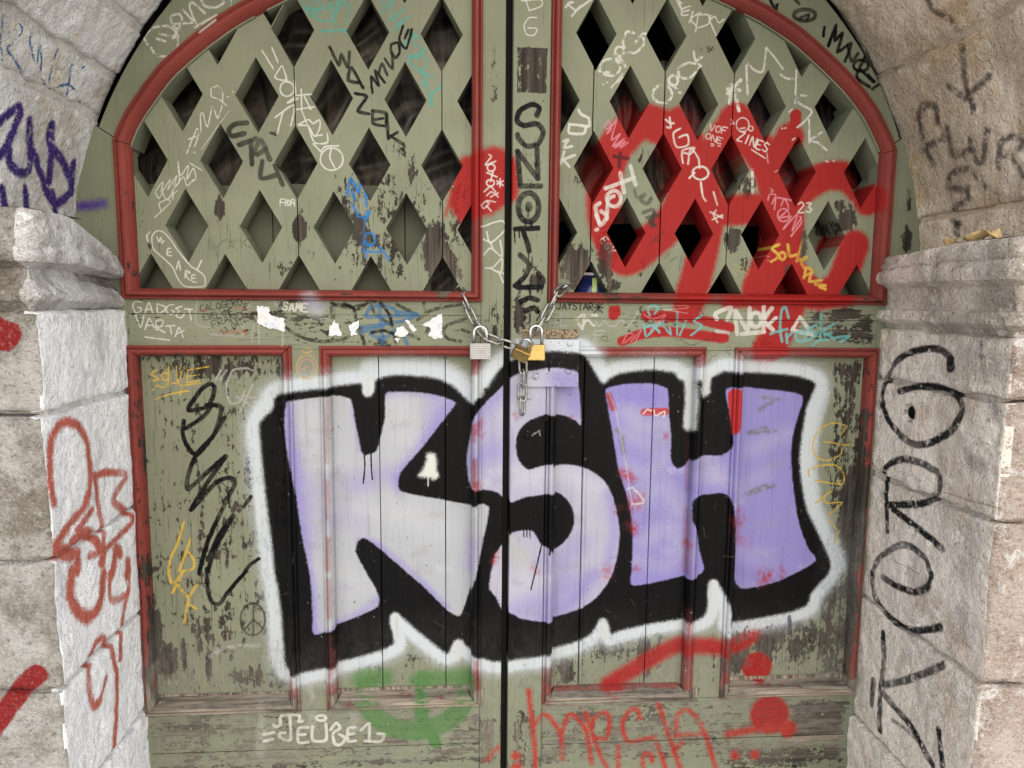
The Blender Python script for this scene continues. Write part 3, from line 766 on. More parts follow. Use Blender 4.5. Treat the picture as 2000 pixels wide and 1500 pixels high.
wrect(290, 1380, 480, 1470, 2, .7, 40)
wr(680, 1345, 20, 30, 2, .9)
wr(665, 1430, 10, 50, 2, .8)
wrect(1590, 1000, 1700, 1340, 2, .4, 30)
wear.a[...] = 1

# ------------------------------------------------------------------ node helpers


def newmat(name):
    m = bpy.data.materials.new(name)
    m.use_nodes = True
    nt = m.node_tree
    return m, nt, nt.nodes['Principled BSDF']


class G:
    """thin helper around a node tree"""

    def __init__(self, nt):
        self.nt = nt

    def n(self, t, **kw):
        nd = self.nt.nodes.new('ShaderNode' + t)
        for k, v in kw.items():
            if hasattr(nd, k) and not k.startswith('in_'):
                setattr(nd, k, v)
        return nd

    def put(self, sock, v):
        if isinstance(v, bpy.types.NodeSocket):
            self.nt.links.new(v, sock)
        else:
            sock.default_value = v

    def co(self):
        return self.n('TexCoord').outputs['Object']

    def scale(self, vec, s, loc=(0, 0, 0)):
        m = self.n('Mapping')
        self.put(m.inputs['Vector'], vec)
        m.inputs['Scale'].default_value = s
        m.inputs['Location'].default_value = loc
        return m.outputs[0]

    def noise(self, vec, scale, detail=3.0, rough=.5, dist=0.0):
        t = self.n('TexNoise')
        self.put(t.inputs['Vector'], vec)
        t.inputs['Scale'].default_value = scale
        t.inputs['Detail'].default_value = detail
        t.inputs['Roughness'].default_value = rough
        t.inputs['Distortion'].default_value = dist
        return t.outputs['Fac']

    def voro(self, vec, scale, feature='F1', out='Distance'):
        t = self.n('TexVoronoi', feature=feature)
        self.put(t.inputs['Vector'], vec)
        t.inputs['Scale'].default_value = scale
        return t.outputs[out]

    def math(self, op, a, b=0.0, c=None, clamp=False):
        t = self.n('Math', operation=op)
        t.use_clamp = clamp
        self.put(t.inputs[0], a)
        self.put(t.inputs[1], b)
        if c is not None:
            self.put(t.inputs[2], c)
        return t.outputs[0]

    def step(self, v, lo, hi, a=0.0, b=1.0):
        t = self.n('MapRange', interpolation_type='SMOOTHSTEP')
        self.put(t.inputs['Value'], v)
        self.put(t.inputs['From Min'], lo)
        self.put(t.inputs['From Max'], hi)
        t.inputs['To Min'].default_value = a
        t.inputs['To Max'].default_value = b
        return t.outputs[0]

    def mix(self, f, a, b, blend='MIX'):
        t = self.n('Mix', data_type='RGBA', blend_type=blend)
        self.put(t.inputs[0], f)
        for s, v in ((t.inputs[6], a), (t.inputs[7], b)):
            self.put(s, v if isinstance(v, bpy.types.NodeSocket) else (*v, 1.0))
        return t.outputs[2]

    def img(self, image, uv, noncolor=False, interp='Cubic'):
        t = self.n('TexImage')
        t.image = image
        t.interpolation = interp
        t.extension = 'CLIP' if not noncolor else 'EXTEND'
        if noncolor:
            image.colorspace_settings.name = 'Non-Color'
        self.put(t.inputs['Vector'], uv)
        return t

    def bump(self, h, strength, dist, normal=None):
        b = self.n('Bump')
        b.inputs['Strength'].default_value = strength
        b.inputs['Distance'].default_value = dist
        self.put(b.inputs['Height'], h)
        if normal is not None:
            self.put(b.inputs['Normal'], normal)
        return b.outputs[0]


door_img = door.image()
wear_img = wear.image()


def door_paint(name, paint, vertical=True, thr=.68, amount=.36, gloss=.5, paint2=None):
    m, nt, bs = newmat(name)
    g = G(nt)
    co = g.co()
    uv = g.n('UVMap').outputs[0]
    s1 = (130, 130, 5) if vertical else (5, 130, 130)
    s2 = (46, 46, 5) if vertical else (5, 46, 46)
    grain = g.noise(g.scale(co, s1), 1.0, 3, .6, .3)
    streak = g.noise(g.scale(co, s2), 1.0, 4, .7, .6)
    patch = g.noise(co, 17, 6, .72, .2)
    fine = g.noise(g.scale(co, (105, 105, 52) if vertical else (52, 105, 105)), 1.0, 4, .72)
    w = g.img(wear_img, uv, True, 'Linear')
    sep = g.n('SeparateColor')
    g.put(sep.inputs[0], w.outputs['Color'])
    R_, G_, B_ = sep.outputs[0], sep.outputs[1], sep.outputs[2]
    patch2 = g.noise(co, 6.5, 3, .6)
    pn = g.math('ADD', g.math('MULTIPLY_ADD', patch2, .16, g.math('MULTIPLY', patch, .27)), g.math('ADD', g.math('MULTIPLY', streak, .22), g.math('MULTIPLY', fine, .35)))
    pw = g.math('MULTIPLY_ADD', R_, amount, pn)
    mask = g.step(pw, thr, thr + .018)
    dk = g.mix(g.step(grain, .3, .72), (.018, .015, .012), (.062, .052, .042))
    pale = g.mix(g.step(grain, .3, .7), (.13, .095, .066), (.36, .30, .24))
    wood = g.mix(g.math('MULTIPLY', G_, g.step(streak, .3, .62)), dk, pale)
    p2 = paint2 or tuple(c * .84 for c in paint)
    pc = g.mix(g.step(g.noise(co, 5, 4, .6), .35, .65), paint, p2)
    rnd = g.n('ObjectInfo').outputs['Random']
    pc = g.mix(g.math('MULTIPLY', rnd, .22), pc, tuple(c * .72 for c in paint))
    pc = g.mix(g.math('MULTIPLY', g.step(grain, .52, .75), .28), pc, tuple(c * .62 for c in paint))
    pc = g.mix(g.math('MULTIPLY', g.step(g.noise(co, 260, 2, .6), .66, .74), .5), pc, tuple(c * .45 for c in paint))
    scr = g.noise(g.scale(co, (330, 330, 9) if vertical else (9, 330, 330)), 1.0, 3, .7)
    pc = g.mix(g.math('MULTIPLY', g.step(g.math('MULTIPLY_ADD', R_, .16, scr), .66, .74), .7), pc, (.035, .032, .025))
    pc = g.mix(mask, pc, wood)
    gi = g.img(door_img, uv, False, 'Linear')
    lost = g.step(pw, thr + .05, thr + .085)
    keep = g.math('SUBTRACT', 1.0, g.math('MULTIPLY', lost, .8))
    ga = g.math('MULTIPLY', gi.outputs['Alpha'], keep)
    gc = g.mix(g.math('MULTIPLY', g.step(grain, .5, .75), .16), gi.outputs['Color'], (.015, .014, .013))
    gc = g.mix(g.math('MULTIPLY', g.step(fine, .66, .74), .35), gc, (.022, .020, .018))
    col = g.mix(ga, pc, gc)
    grime = g.math('MULTIPLY', g.math('MULTIPLY', B_, g.math('SUBTRACT', 1.0, g.math('MULTIPLY', ga, .75))), g.step(g.noise(g.scale(co, (10, 10, 6) if vertical else (5, 10, 12)), 1.0, 6, .78), .34, .62))
    col = g.mix(g.math('MULTIPLY', grime, .8), col, g.mix(g.step(fine, .4, .6), (.108, .100, .083), (.19, .176, .15)))
    g.put(bs.inputs['Base Color'], col)
    g.put(bs.inputs['Roughness'], g.math('ADD', g.math('MULTIPLY', mask, .3), gloss))
    bs.inputs['Specular IOR Level'].default_value = .08
    h = g.math('SUBTRACT', g.math('MULTIPLY', grain, .35), g.math('MULTIPLY', mask, .55))
    h = g.math('ADD', h, g.math('MULTIPLY', patch, .5))
    h = g.math('ADD', h, g.math('MULTIPLY', streak, .3))
    g.put(bs.inputs['Normal'], g.bump(h, .7, .0034))
    return m


GREEN = (.180, .189, .128)
RED = (.205, .045, .035)
M_GV = door_paint('green_paint_upright_grain', GREEN, True)
M_GH = door_paint('green_paint_level_grain', GREEN, False)
M_RV = door_paint('red_paint_upright_grain', RED, True, thr=.662, amount=.37, gloss=.45, paint2=(.15, .032, .026))
M_RH = door_paint('red_paint_level_grain', RED, False, thr=.662, amount=.37, gloss=.45, paint2=(.15, .032, .026))


def simple(name, col, rough=.6, metal=0.0, var=.25, scale=40, bump=.0, spec=.5, stain=None):
    m, nt, bs = newmat(name)
    g = G(nt)
    co = g.co()
    n = g.noise(co, scale, 5, .65)
    c = g.mix(g.step(n, .3, .7), tuple(x * (1 - var) for x in col), tuple(min(x * (1 + var), 1) for x in col))
    if stain is not None:
        c = g.mix(g.step(g.noise(co, scale * .55, 5, .75), .57, .64), c, stain)
    g.put(bs.inputs['Base Color'], c)
    g.put(bs.inputs['Roughness'], g.step(n, .25, .75, max(rough - .12, .05), min(rough + .12, 1)))
    bs.inputs['Metallic'].default_value = metal
    bs.inputs['Specular IOR Level'].default_value = spec
    if bump:
        g.put(bs.inputs['Normal'], g.bump(n, .6, bump))
    return m


M_SLIT_SHADE = simple('slit_shade_wood', (.012, .011, .010), .9, 0, .4, 30)  # wood colour taken near black to carry the shade in the meeting slit
M_BACK = simple('olive_backing_paint', (.090, .095, .064), .7, 0, .18, 9, .001)
M_STEEL = simple('galvanised_steel', (.30, .295, .27), .44, .9, .45, 120, stain=(.13, .075, .04))
M_DULL = simple('dull_steel', (.30, .30, .295), .50, .85, .25, 60)
M_BRASS = simple('brass', (.36, .25, .095), .46, 1.0, .3, 90, stain=(.12, .075, .035))
M_CHROME = simple('shackle_steel', (.42, .42, .41), .30, 1.0, .12, 60)
M_BLACK = simple('void_shade_black', (.004, .004, .004), .95, 0, .2, 30, spec=.1)  # near-black puts the shade inside holes, key slots and passage into the colour
M_PAPER = simple('torn_paper', (.50, .50, .49), .9, 0, .16, 90, .001, stain=(.22, .34, .52))
M_LEAF = simple('dry_leaf', (.58, .42, .19), .7, 0, .3, 50, .001)
M_NAVY = simple('navy_plastic', (.018, .026, .115), .18, 0, .3, 20)
M_RIM = simple('tub_rim', (.82, .82, .82), .35, 0, .1, 40)
M_LABEL = simple('lime_label', (.50, .64, .22), .55, 0, .12, 300)
M_RUST = None


def rust_mat():
    m, nt, bs = newmat('rusty_iron')
    g = G(nt)
    co = g.co()
    n = g.noise(co, 190, 4, .7)
    c = g.mix(g.step(n, .45, .58), (.25, .19, .11), (.045, .03, .02))
    g.put(bs.inputs['Base Color'], c)
    bs.inputs['Roughness'].default_value = .85
    g.put(bs.inputs['Normal'], g.bump(n, .6, .001))
    return m


M_RUST = rust_mat()


def plate_mat():
    m, nt, bs = newmat('sprayed_iron_plate')
    g = G(nt)
    co = g.co()
    uv = g.n('UVMap').outputs[0]
    gi = g.img(door_img, uv, False, 'Linear')
    n = g.noise(co, 230, 3, .7)
    big = g.noise(co, 28, 5, .7)
    base = g.mix(g.step(n, .4, .6), (.20, .17, .12), (.06, .05, .04))
    a = g.math('MULTIPLY', gi.outputs['Alpha'], g.math('SUBTRACT', 1.0, g.math('MULTIPLY', g.step(n, .60, .66), .7)))
    a = g.math('MULTIPLY', a, g.math('SUBTRACT', 1.0, g.math('MULTIPLY', g.step(big, .60, .68), .5)))
    g.put(bs.inputs['Base Color'], g.mix(a, base, gi.outputs['Color']))
    bs.inputs['Roughness'].default_value = .55
    bs.inputs['Specular IOR Level'].default_value = .1
    g.put(bs.inputs['Normal'], g.bump(n, .3, .0008))
    return m


M_PLATE = plate_mat()

haze_cv = Canvas('sheet_overspray', lambda u, v: on_y(u, v, 0.11), DX0, 1.55, DW, .85, .004)
for s, w in RED_STROKES[:9]:
    haze_cv.stroke(px(s), w * 1.05, (205, 40, 36), 45, alpha=.95)
haze_img = haze_cv.image()


def sheet_mat():
    m, nt, bs = newmat('black_polythene')
    g = G(nt)
    co = g.co()
    uv = g.n('UVMap').outputs[0]
    gi = g.img(haze_img, uv, False, 'Linear')
    n = g.noise(g.scale(co, (30, 8, 9)), 1.0, 4, .6, 1.5)
    base = g.mix(g.step(n, .35, .7), (.018, .016, .014), (.095, .084, .068))  # paler streaks put the highlights of the folds into the base colour
    g.put(bs.inputs['Base Color'], g.mix(g.math('MULTIPLY', gi.outputs['Alpha'], .9), base, gi.outputs['Color']))
    bs.inputs['Roughness'].default_value = .46
    bs.inputs['Specular IOR Level'].default_value = .35
    g.put(bs.inputs['Normal'], g.bump(n, .25, .005))
    return m


M_SHEET = sheet_mat()

# ---------------- stone canvases: reveal plane in the left half of the uv square, front plane in the right half
SL = dict(y0=-0.42, w=.46, z0=.40, h=1.25)


def jamb_canvas(name, x, reveal, front):
    cv = Canvas(name, lambda u, v: on_x(u, v, x), SL['y0'], SL['z0'], SL['w'], SL['h'], .0016)
    reveal(cv)
    return cv.image()


def left_reveal(cv):
    q = Pen(cv, 2, 0)
    q('salmon', 84, '420,930 390,780 395,600 410,430 470,330 540,300 620,340 680,450 700,620 700,750 690,850 660,960 560,1090 420,1270', soft=9)
    q('salmon', 64, '740,720 760,900 800,1150 800,1290;740,740 800,700 960,700 980,740 900,860 890,930 960,980 1030,1040 1010,1110 820,1290 700,1350;720,990 600,1150', soft=6)
    q('salmon', 140, '410,1300 560,1330', soft=10)
    q('salmon', 97, '560,1250 630,1180 700,1170 780,1290;600,1330 610,1460;790,1400 800,1340;1000,1400 980,1500;900,1290 940,1330;860,1500 900,1300', soft=8)
    q = Pen(cv, 3, 0)
    q('salmon', 110, '570,-30 560,150 600,280 690,330 770,230 800,-10', soft=10)
    q('salmon', 61, '850,-20 850,150 885,200 985,130 1010,-60;985,120 960,300 945,500 930,650', soft=5)
    q('salmon', 69, '780,990 735,1020 685,850 690,700 740,540 800,490 860,560 900,750 920,900 910,1100 890,1330', soft=7)
    q('salmon', 51, '740,1015 780,960 820,800', soft=6)


def right_reveal(cv):
    K = dict(soft=4, rough=.12)
    q = Pen(cv, 1, 3)
    q('black', 59, '920,1490 1000,1340 1120,1260 1260,1225 1350,1240 1430,1300 1450,1370', **K)
    q('black', 98, '1435,1330 1440,1370', **K)
    q('soot', 200, '1480,1330 1560,1340;1700,1380 1780,1410', soft=40, alpha=.3)
    q('soot', 50, '1670,1180 1680,1290', soft=12, alpha=.8, rough=.3)
    q('soot', 240, '1650,1000 1800,1020', soft=46, alpha=.25)
    q = Pen(cv, 2, 3)
    q('black', 62, '930,-30 895,60 890,150 930,280 1010,390 1120,460 1210,480 1350,430 1460,340 1520,210 1480,100 1380,40 1240,20 1140,30 1030,60', **K)
    q('black', 59, '920,1150 910,980 910,700 940,630 1060,590 1200,620 1320,700 1350,800 1300,890 1180,940 900,950;960,980 1150,1120 1370,1290', **K)
    q('black', 57, '800,1510 850,1370 1000,1270 1100,1270 1230,1370 1285,1500', **K)
    q('soot', 120, '1760,170 1765,230;1570,600 1660,640', soft=26, alpha=.5)
    q((74, 62, 52), 7, '830,650 860,670 885,685;1370,850 1450,870 1550,910 1700,950 1830,985;950,1370 1050,1420 1180,1490', soft=1.5, alpha=.8)
    q('soot', 160, '1600,950 1560,1250 1540,1500', soft=50, alpha=.3)
    q('yellow', 40, '1400,400 1400,820;1460,380 1440,820', soft=20, alpha=.16, rough=.4)
    q('yellow', 60, '980,420 970,560', soft=30, alpha=.13, rough=.4)
    q = Pen(cv, 3, 3)
    q('black', 57, '798,-20 830,150 900,270 1000,370 1130,430 1240,425 1340,400;880,10 1000,80 1130,130 1250,90 1290,-10', **K)
    q('black', 59, '900,450 900,700 880,900 885,1210;880,860 1100,810 1380,700;900,920 1000,1050 1120,1190 1290,1480;1340,1210 1370,1520;830,820 820,1000', **K)
    q('soot', 190, '1520,330 1530,450', soft=46, alpha=.4)
    q('black', 33, '970,1130 1110,1230 1240,1400', soft=4, alpha=.7, rough=.2)


left_img = jamb_canvas('left_reveal_marks', XL, left_reveal, None)
right_img = jamb_canvas('right_reveal_marks', XR, right_reveal, None)
frontL = Canvas('left_front_marks', lambda u, v: on_y(u, v, YL), -1.06, .40, .37, 1.25, .002)
q = Pen(frontL, 1, 0)
q.poly('red', '-60,960 0,985 60,1010 130,1040 165,1110 140,1190 80,1240 0,1255 -60,1260', soft=4)
q = Pen(frontL, 3, 0)
q('red', 150, '290,770 200,840 120,950 40,1050 -60,1200', soft=4)
frontL_img = frontL.image()


def soffit_canvas(name, side, draw):
    cv = Canvas(name, lambda u, v: on_soffit(u, v, side), -.47, -.05, .52, 1.0, .0016)
    draw(cv)
    return cv.image()


def soff_left(cv):
    q = Pen(cv, 0, 0)
    q('purp2', 90, '20,1180 120,1050;400,1250 420,1350;70,1200 150,1300', soft=26, alpha=.35)
    K = dict(soft=6, rough=.05)
    q('purple', 84, '-60,1000 60,900 140,840 150,900 110,1010 60,1120 -40,1270;60,1180 70,1280 140,1350 220,1340 230,1200;220,940 230,1100 240,1200;400,980 400,1200 390,1420;400,1160 480,1250 560,1420;570,1280 560,1500;240,1160 300,1300 370,1490', **K)
    q('blue', 24, '45,120 20,300 40,500;45,120 160,170 190,260 60,380 0,360;60,380 200,590;260,230 250,320 290,520 330,350 345,600 380,700;470,390 430,500 400,650;460,540 510,540;600,460 560,560 530,740;410,700 530,660 600,720 650,860;650,530 665,520', soft=1.5, rough=.75)
    q = Pen(cv, 1, 0)
    q('purple', 80, '10,-20 30,110;200,-20 210,140;370,-10 430,100 510,60 560,-10;420,20 430,150', soft=6)


def soff_right(cv):
    q = Pen(cv, 0, 3)
    K = dict(soft=7, rough=.4, alpha=.85)
    q('soot', 62, '1230,0 1290,90 1430,170 1500,300 1520,450 1530,580 1560,700;1410,680 1470,730 1560,770;1720,600 1650,670 1560,740;1330,950 1310,840 1210,830 1180,930 1220,1050 1250,1200;1200,1180 1370,1075;1410,1000 1450,1210 1580,1170;1590,1080 1620,1230 1680,1260 1720,1030;1800,1310 1820,1120 1900,1070 1975,1100 1950,1180 1830,1220;1890,1230 1990,1380;1700,1460 1600,1330 1480,1330 1410,1400 1400,1460 1540,1490', **K)
    q('soot', 66, '1590,790 1605,870;1260,1230 1290,1290', **K)
    q = Pen(cv, 1, 3)
    q('soot', 64, '1570,-30 1560,60 1450,130 1430,220 1490,250', **K)
    q('soot', 84, '1470,270 1475,320', **K)
    q('soot', 120, '1800,20 2000,50', soft=40, alpha=.4)


soffL_img = soffit_canvas('left_soffit_marks', -1, soff_left)
soffR_img = soffit_canvas('right_soffit_marks', 1, soff_right)


def stone(name, light, dark, patch=.5, pores=.6, image=None, bumpd=.006, wash=None, washlo=.4, hue=None):
    m, nt, bs = newmat(name)
    g = G(nt)
    co = g.co()
    n1 = g.noise(co, 4.2, 6, .68, .3)
    n2 = g.noise(co, 34, 6, .75)
    n3 = g.noise(co, 170, 4, .7)
    vo = g.voro(co, 95)
    col = g.mix(g.step(g.math('MULTIPLY_ADD', n1, .75, g.math('MULTIPLY', n2, .25)), patch - .075, patch + .075), light, dark)
    if hue is not None:
        col = g.mix(g.math('MULTIPLY', g.step(g.noise(co, 7.5, 5, .7), .50, .66), .75), col, hue)
    big = g.noise(g.scale(co, (2.6, 2.6, 1.7)), 1.0, 5, .7, .5)
    col = g.mix(g.math('MULTIPLY', g.step(big, .48, .62), .7), col, tuple(c * .8 for c in dark))
    if wash is not None:
        col = g.mix(g.step(g.math('ADD', g.math('MULTIPLY', n2, .5), g.math('MULTIPLY', n1, .5)), washlo, washlo + .1), col, wash)
    col = g.mix(g.math('MULTIPLY', g.step(n3, .32, .47, 1, 0), g.math('MULTIPLY', g.step(n1, .35, .65, .35, 1.0), pores)), col, tuple(c * .42 for c in dark))
    col = g.mix(g.math('MULTIPLY', g.step(g.noise(co, 70, 5, .8), .33, .44, 1, 0), pores), col, tuple(c * .5 for c in dark))
    col = g.mix(g.math('MULTIPLY', g.step(n3, .55, .68), .5), col, tuple(min(c * 1.35, .85) for c in light))
    col = g.mix(g.math('MULTIPLY', g.step(vo, .04, .16, 1, 0), g.math('MULTIPLY', g.step(n1, .45, .6), pores * .7)), col, (.06, .05, .04))
    if image is not None:
        uv = g.n('UVMap').outputs[0]
        gi = g.img(image, uv, False, 'Linear')
        a = g.math('MULTIPLY', gi.outputs['Alpha'], g.step(n3, .22, .4, .35, 1))
        col = g.mix(a, col, g.mix(g.math('MULTIPLY', g.step(n3, .5, .7), .16), gi.outputs['Color'], (.7, .68, .64)))
    g.put(bs.inputs['Base Color'], col)
    bs.inputs['Roughness'].default_value = .9
    bs.inputs['Specular IOR Level'].default_value = .2
    h = g.math('ADD', g.math('MULTIPLY', g.noise(co, 16, 5, .7), 1.4), g.math('ADD', g.math('MULTIPLY', n2, .9), g.math('MULTIPLY', n3, .35)))
    h = g.math('ADD', h, g.math('MULTIPLY', g.step(vo, .0, .2), .25))
    g.put(bs.inputs['Normal'], g.bump(h, .9, bumpd))
    return m


LT, DK = (.47, .45, .42), (.27, .235, .195)
M_LREV = stone('whitewashed_limestone', (.84, .84, .83), (.60, .59, .57), .60, .55, left_img, .014, (.89, .89, .89), .44)
M_LFRONT = stone('grey_brown_limestone', (.43, .41, .375), (.21, .18, .145), .52, .75, frontL_img, .022)
M_LCAP = stone('limestone_moulding', (.68, .665, .64), (.33, .295, .25), .54, .6, None, .020, (.84, .83, .81), .52)
M_LSOFF = stone('pale_arch_limestone', (.82, .81, .78), (.58, .55, .50), .54, .5, soffL_img, .016, (.84, .83, .81), .54, hue=(.56, .46, .31))
M_RREV = stone('beige_limestone', (.86, .77, .66), (.62, .53, .43), .55, .75, right_img, .018, (.88, .81, .72), .52, hue=(.62, .48, .34))
M_RFRONT = stone('reddish_rough_limestone', (.60, .50, .43), (.36, .26, .20), .5, .7, None, .030, (.78, .73, .68), .50)
M_RCAP = stone('worn_beige_moulding', (.80, .71, .61), (.40, .335, .265), .52, .65, None, .022, (.84, .78, .70), .53)
M_RSOFF = stone('ochre_arch_limestone', (.90, .77, .60), (.60, .49, .36), .53, .7, soffR_img, .022, (.90, .81, .68), .57, hue=(.66, .44, .20))
M_PLAIN = stone('plain_limestone', LT, DK, .5, .5)
M_PAVE = stone('pale_paving_limestone', (.66, .64, .61), (.54, .52, .49), .5, .3)
M_MORTAR = stone('pale_lime_mortar', (.66, .64, .60), (.48, .45, .41), .5, .5, None, .006)
M_MORTARO = stone('ochre_lime_mortar', (.62, .52, .40), (.40, .33, .24), .5, .5, None, .006)
M_MORTARL = stone('left_lime_mortar', (.66, .65, .63), (.50, .48, .45), .5, .5, left_img, .006)
M_MORTARR = stone('right_lime_mortar', (.60, .55, .48), (.42, .38, .32), .5, .5, right_img, .006)

# ------------------------------------------------------------------ object helpers


def thing(name, label, cat, loc, group=None):
    o = bpy.data.objects.new(name, None)
    o.empty_display_size = .05
    COL.objects.link(o)
    o.location = loc
    o['label'] = label
    o['category'] = cat
    o['kind'] = 'thing'
    if group:
        o['group'] = group
    return o


def world_loc(o):
    v = Vector((0, 0, 0))
    while o is not None:
        v += o.location
        o = o.parent
    return v


def link(name, me, mat, parent=None, kind=None):
    """mesh given in world coordinates; stored relative to its parent"""
    o = bpy.data.objects.new(name, me)
    COL.objects.link(o)
    if mat is not None and not me.materials:
        me.materials.append(mat)
    if parent is not None:
        me.transform(Matrix.Translation(-world_loc(parent)))
        o.parent = parent
    if kind:
        o['kind'] = kind
    return o


def uv_door(me, x0=DX0, z0=DZ0, w=DW, h=DW):
    l = me.uv_layers.new(name='UVMap')
    n = len(me.loops)
    vi = np.empty(n, np.int32)
    me.loops.foreach_get('vertex_index', vi)
    co = np.empty(len(me.vertices) * 3, np.float32)
    me.vertices.foreach_get('co', co)
    co = co.reshape(-1, 3)[vi]
    uv = np.column_stack([(co[:, 0] - x0) / w, (co[:, 2] - z0) / h]).astype(np.float32)
    l.data.foreach_set('uv', uv.ravel())


def from_bm(bm, name):
    bmesh.ops.recalc_face_normals(bm, faces=bm.faces)
    me = bpy.data.meshes.new(name)
    bm.to_mesh(me)
    bm.free()
    return me


def bev(o, w=.0012, seg=2, ang=40):
    m = o.modifiers.new('edge', 'BEVEL')
    m.width = w
    m.segments = seg
    m.limit_method = 'ANGLE'
    m.angle_limit = math.radians(ang)
    m.harden_normals = False
    return o


def slab(name, pts, y0, y1, mat, parent, bevel=.0012):
    """polygon in the door plane extruded from y0 (front) to y1"""
    bm = bmesh.new()
    vs_ = [bm.verts.new((x, y0, z)) for x, z in pts]
    f = bm.faces.new(vs_)
    r = bmesh.ops.extrude_face_region(bm, geom=[f], use_keep_orig=True)
    for v in r['geom']:
        if isinstance(v, bmesh.types.BMVert):
            v.co.y = y1
    me = from_bm(bm, name)
    uv_door(me)
    o = link(name, me, mat, parent)
    if bevel:
        bev(o, bevel)
    return o


def rect(name, x0, x1, z0, z1, y0, y1, mat, parent, bevel=.0012, jit=.0):
    # each long edge gets a few intermediate points, so boards are not ruler-straight
    def edge(a, b, n=6):
        return [(a[0] + (b[0] - a[0]) * i / n + (random.uniform(-jit, jit) if 0 < i < n else 0),
                 a[1] + (b[1] - a[1]) * i / n + (random.uniform(-jit, jit) if 0 < i < n else 0)) for i in range(n)]
    c = [(x0, z0), (x1, z0), (x1, z1), (x0, z1)]
    pts = c if jit == 0 else sum([edge(c[i], c[(i + 1) % 4]) for i in range(4)], [])
    return slab(name, pts, y0, y1, mat, parent, bevel)


# bolection profile: (distance inward from the outer edge, y)
PROFILE = [(0, .004), (0, -.004), (.0015, -.0065), (.004, -.0075), (.006, -.0055), (.0068, -.0048), (.0078, -.0095), (.0105, -.0125), (.014, -.0128), (.017, -.0105),
           (.0185, -.0075), (.0192, -.0078), (.0205, -.006), (.0222, -.001), (.0228, .006), (.0228, .024)]


def sweep(name, path, prof, mat, parent, smooth=True):
    """path: list of functions o -> (x, z) giving the cross-section line; prof: (o, y)"""
    bm = bmesh.new()
    rows = []
    for fn in path:
        rows.append([bm.verts.new((*fn(o)[:1], y, fn(o)[1])) for o, y in prof])
    for a, b in zip(rows[:-1], rows[1:]):
        for i in range(len(prof) - 1):
            bm.faces.new((a[i], a[i + 1], b[i + 1], b[i]))
        bm.faces.new((a[-1], a[0], b[0], b[-1]))
    bm.faces.new(rows[0])
    bm.faces.new(rows[-1])
    me = from_bm(bm, name)
    uv_door(me)
    o = link(name, me, mat, parent)
    if smooth:
        sharp_smooth(me, 32)
    return o


def sharp_smooth(me, deg):
    for p_ in me.polygons:
        p_.use_smooth = True
    bm = bmesh.new()
    bm.from_mesh(me)
    for e in bm.edges:
        if len(e.link_faces) == 2 and e.calc_face_angle(0) > math.radians(deg):
            e.smooth = False
    bm.to_mesh(me)
    bm.free()


def panel_mould(x0, x1, z0, z1, parent, sides='lrbt', prof=PROFILE):
    """four mitred lengths; x0.. outer edges"""
    gap = .0006

    def piece(a, b, nrm, dr, mat):
        n = 14
        ph = random.uniform(0, 9)

        def at(t):
            def fn(o):
                s = np.array(a) + np.array(dr) * (o + gap)
                e = np.array(b) - np.array(dr) * (o + gap)
                q_ = s + (e - s) * t + np.array(nrm) * (o + .0012 * math.sin(ph + t * 3.1) * .5)
                return q_[0], q_[1]
            return fn
        sweep('moulding', [at(i / n) for i in range(n + 1)], prof, mat, parent)
    if 'l' in sides:
        piece((x0, z0), (x0, z1), (1, 0), (0, 1), M_RV)
    if 'r' in sides:
        piece((x1, z0), (x1, z1), (-1, 0), (0, 1), M_RV)
    if 'b' in sides:
        piece((x0, z0), (x1, z0), (0, 1), (1, 0), M_RH)
    if 't' in sides:
        piece((x0, z1), (x1, z1), (0, -1), (1, 0), M_RH)


# bottom lengths have a wide dusty ledge
PROFILE = [(o, y * 1.45 if y < 0 else y) for o, y in PROFILE]
PROFILE_W = [(o * 1.5, y * 1.0 if y < 0 else min(y, .007)) for o, y in PROFILE]
PROFILE_SILL = [(0, .004), (0, -.006), (.003, -.009), (.007, -.0072), (.008, -.0105), (.013, -.0135), (.018, -.0125), (.021, -.010), (.033, .020), (.033, .026)]


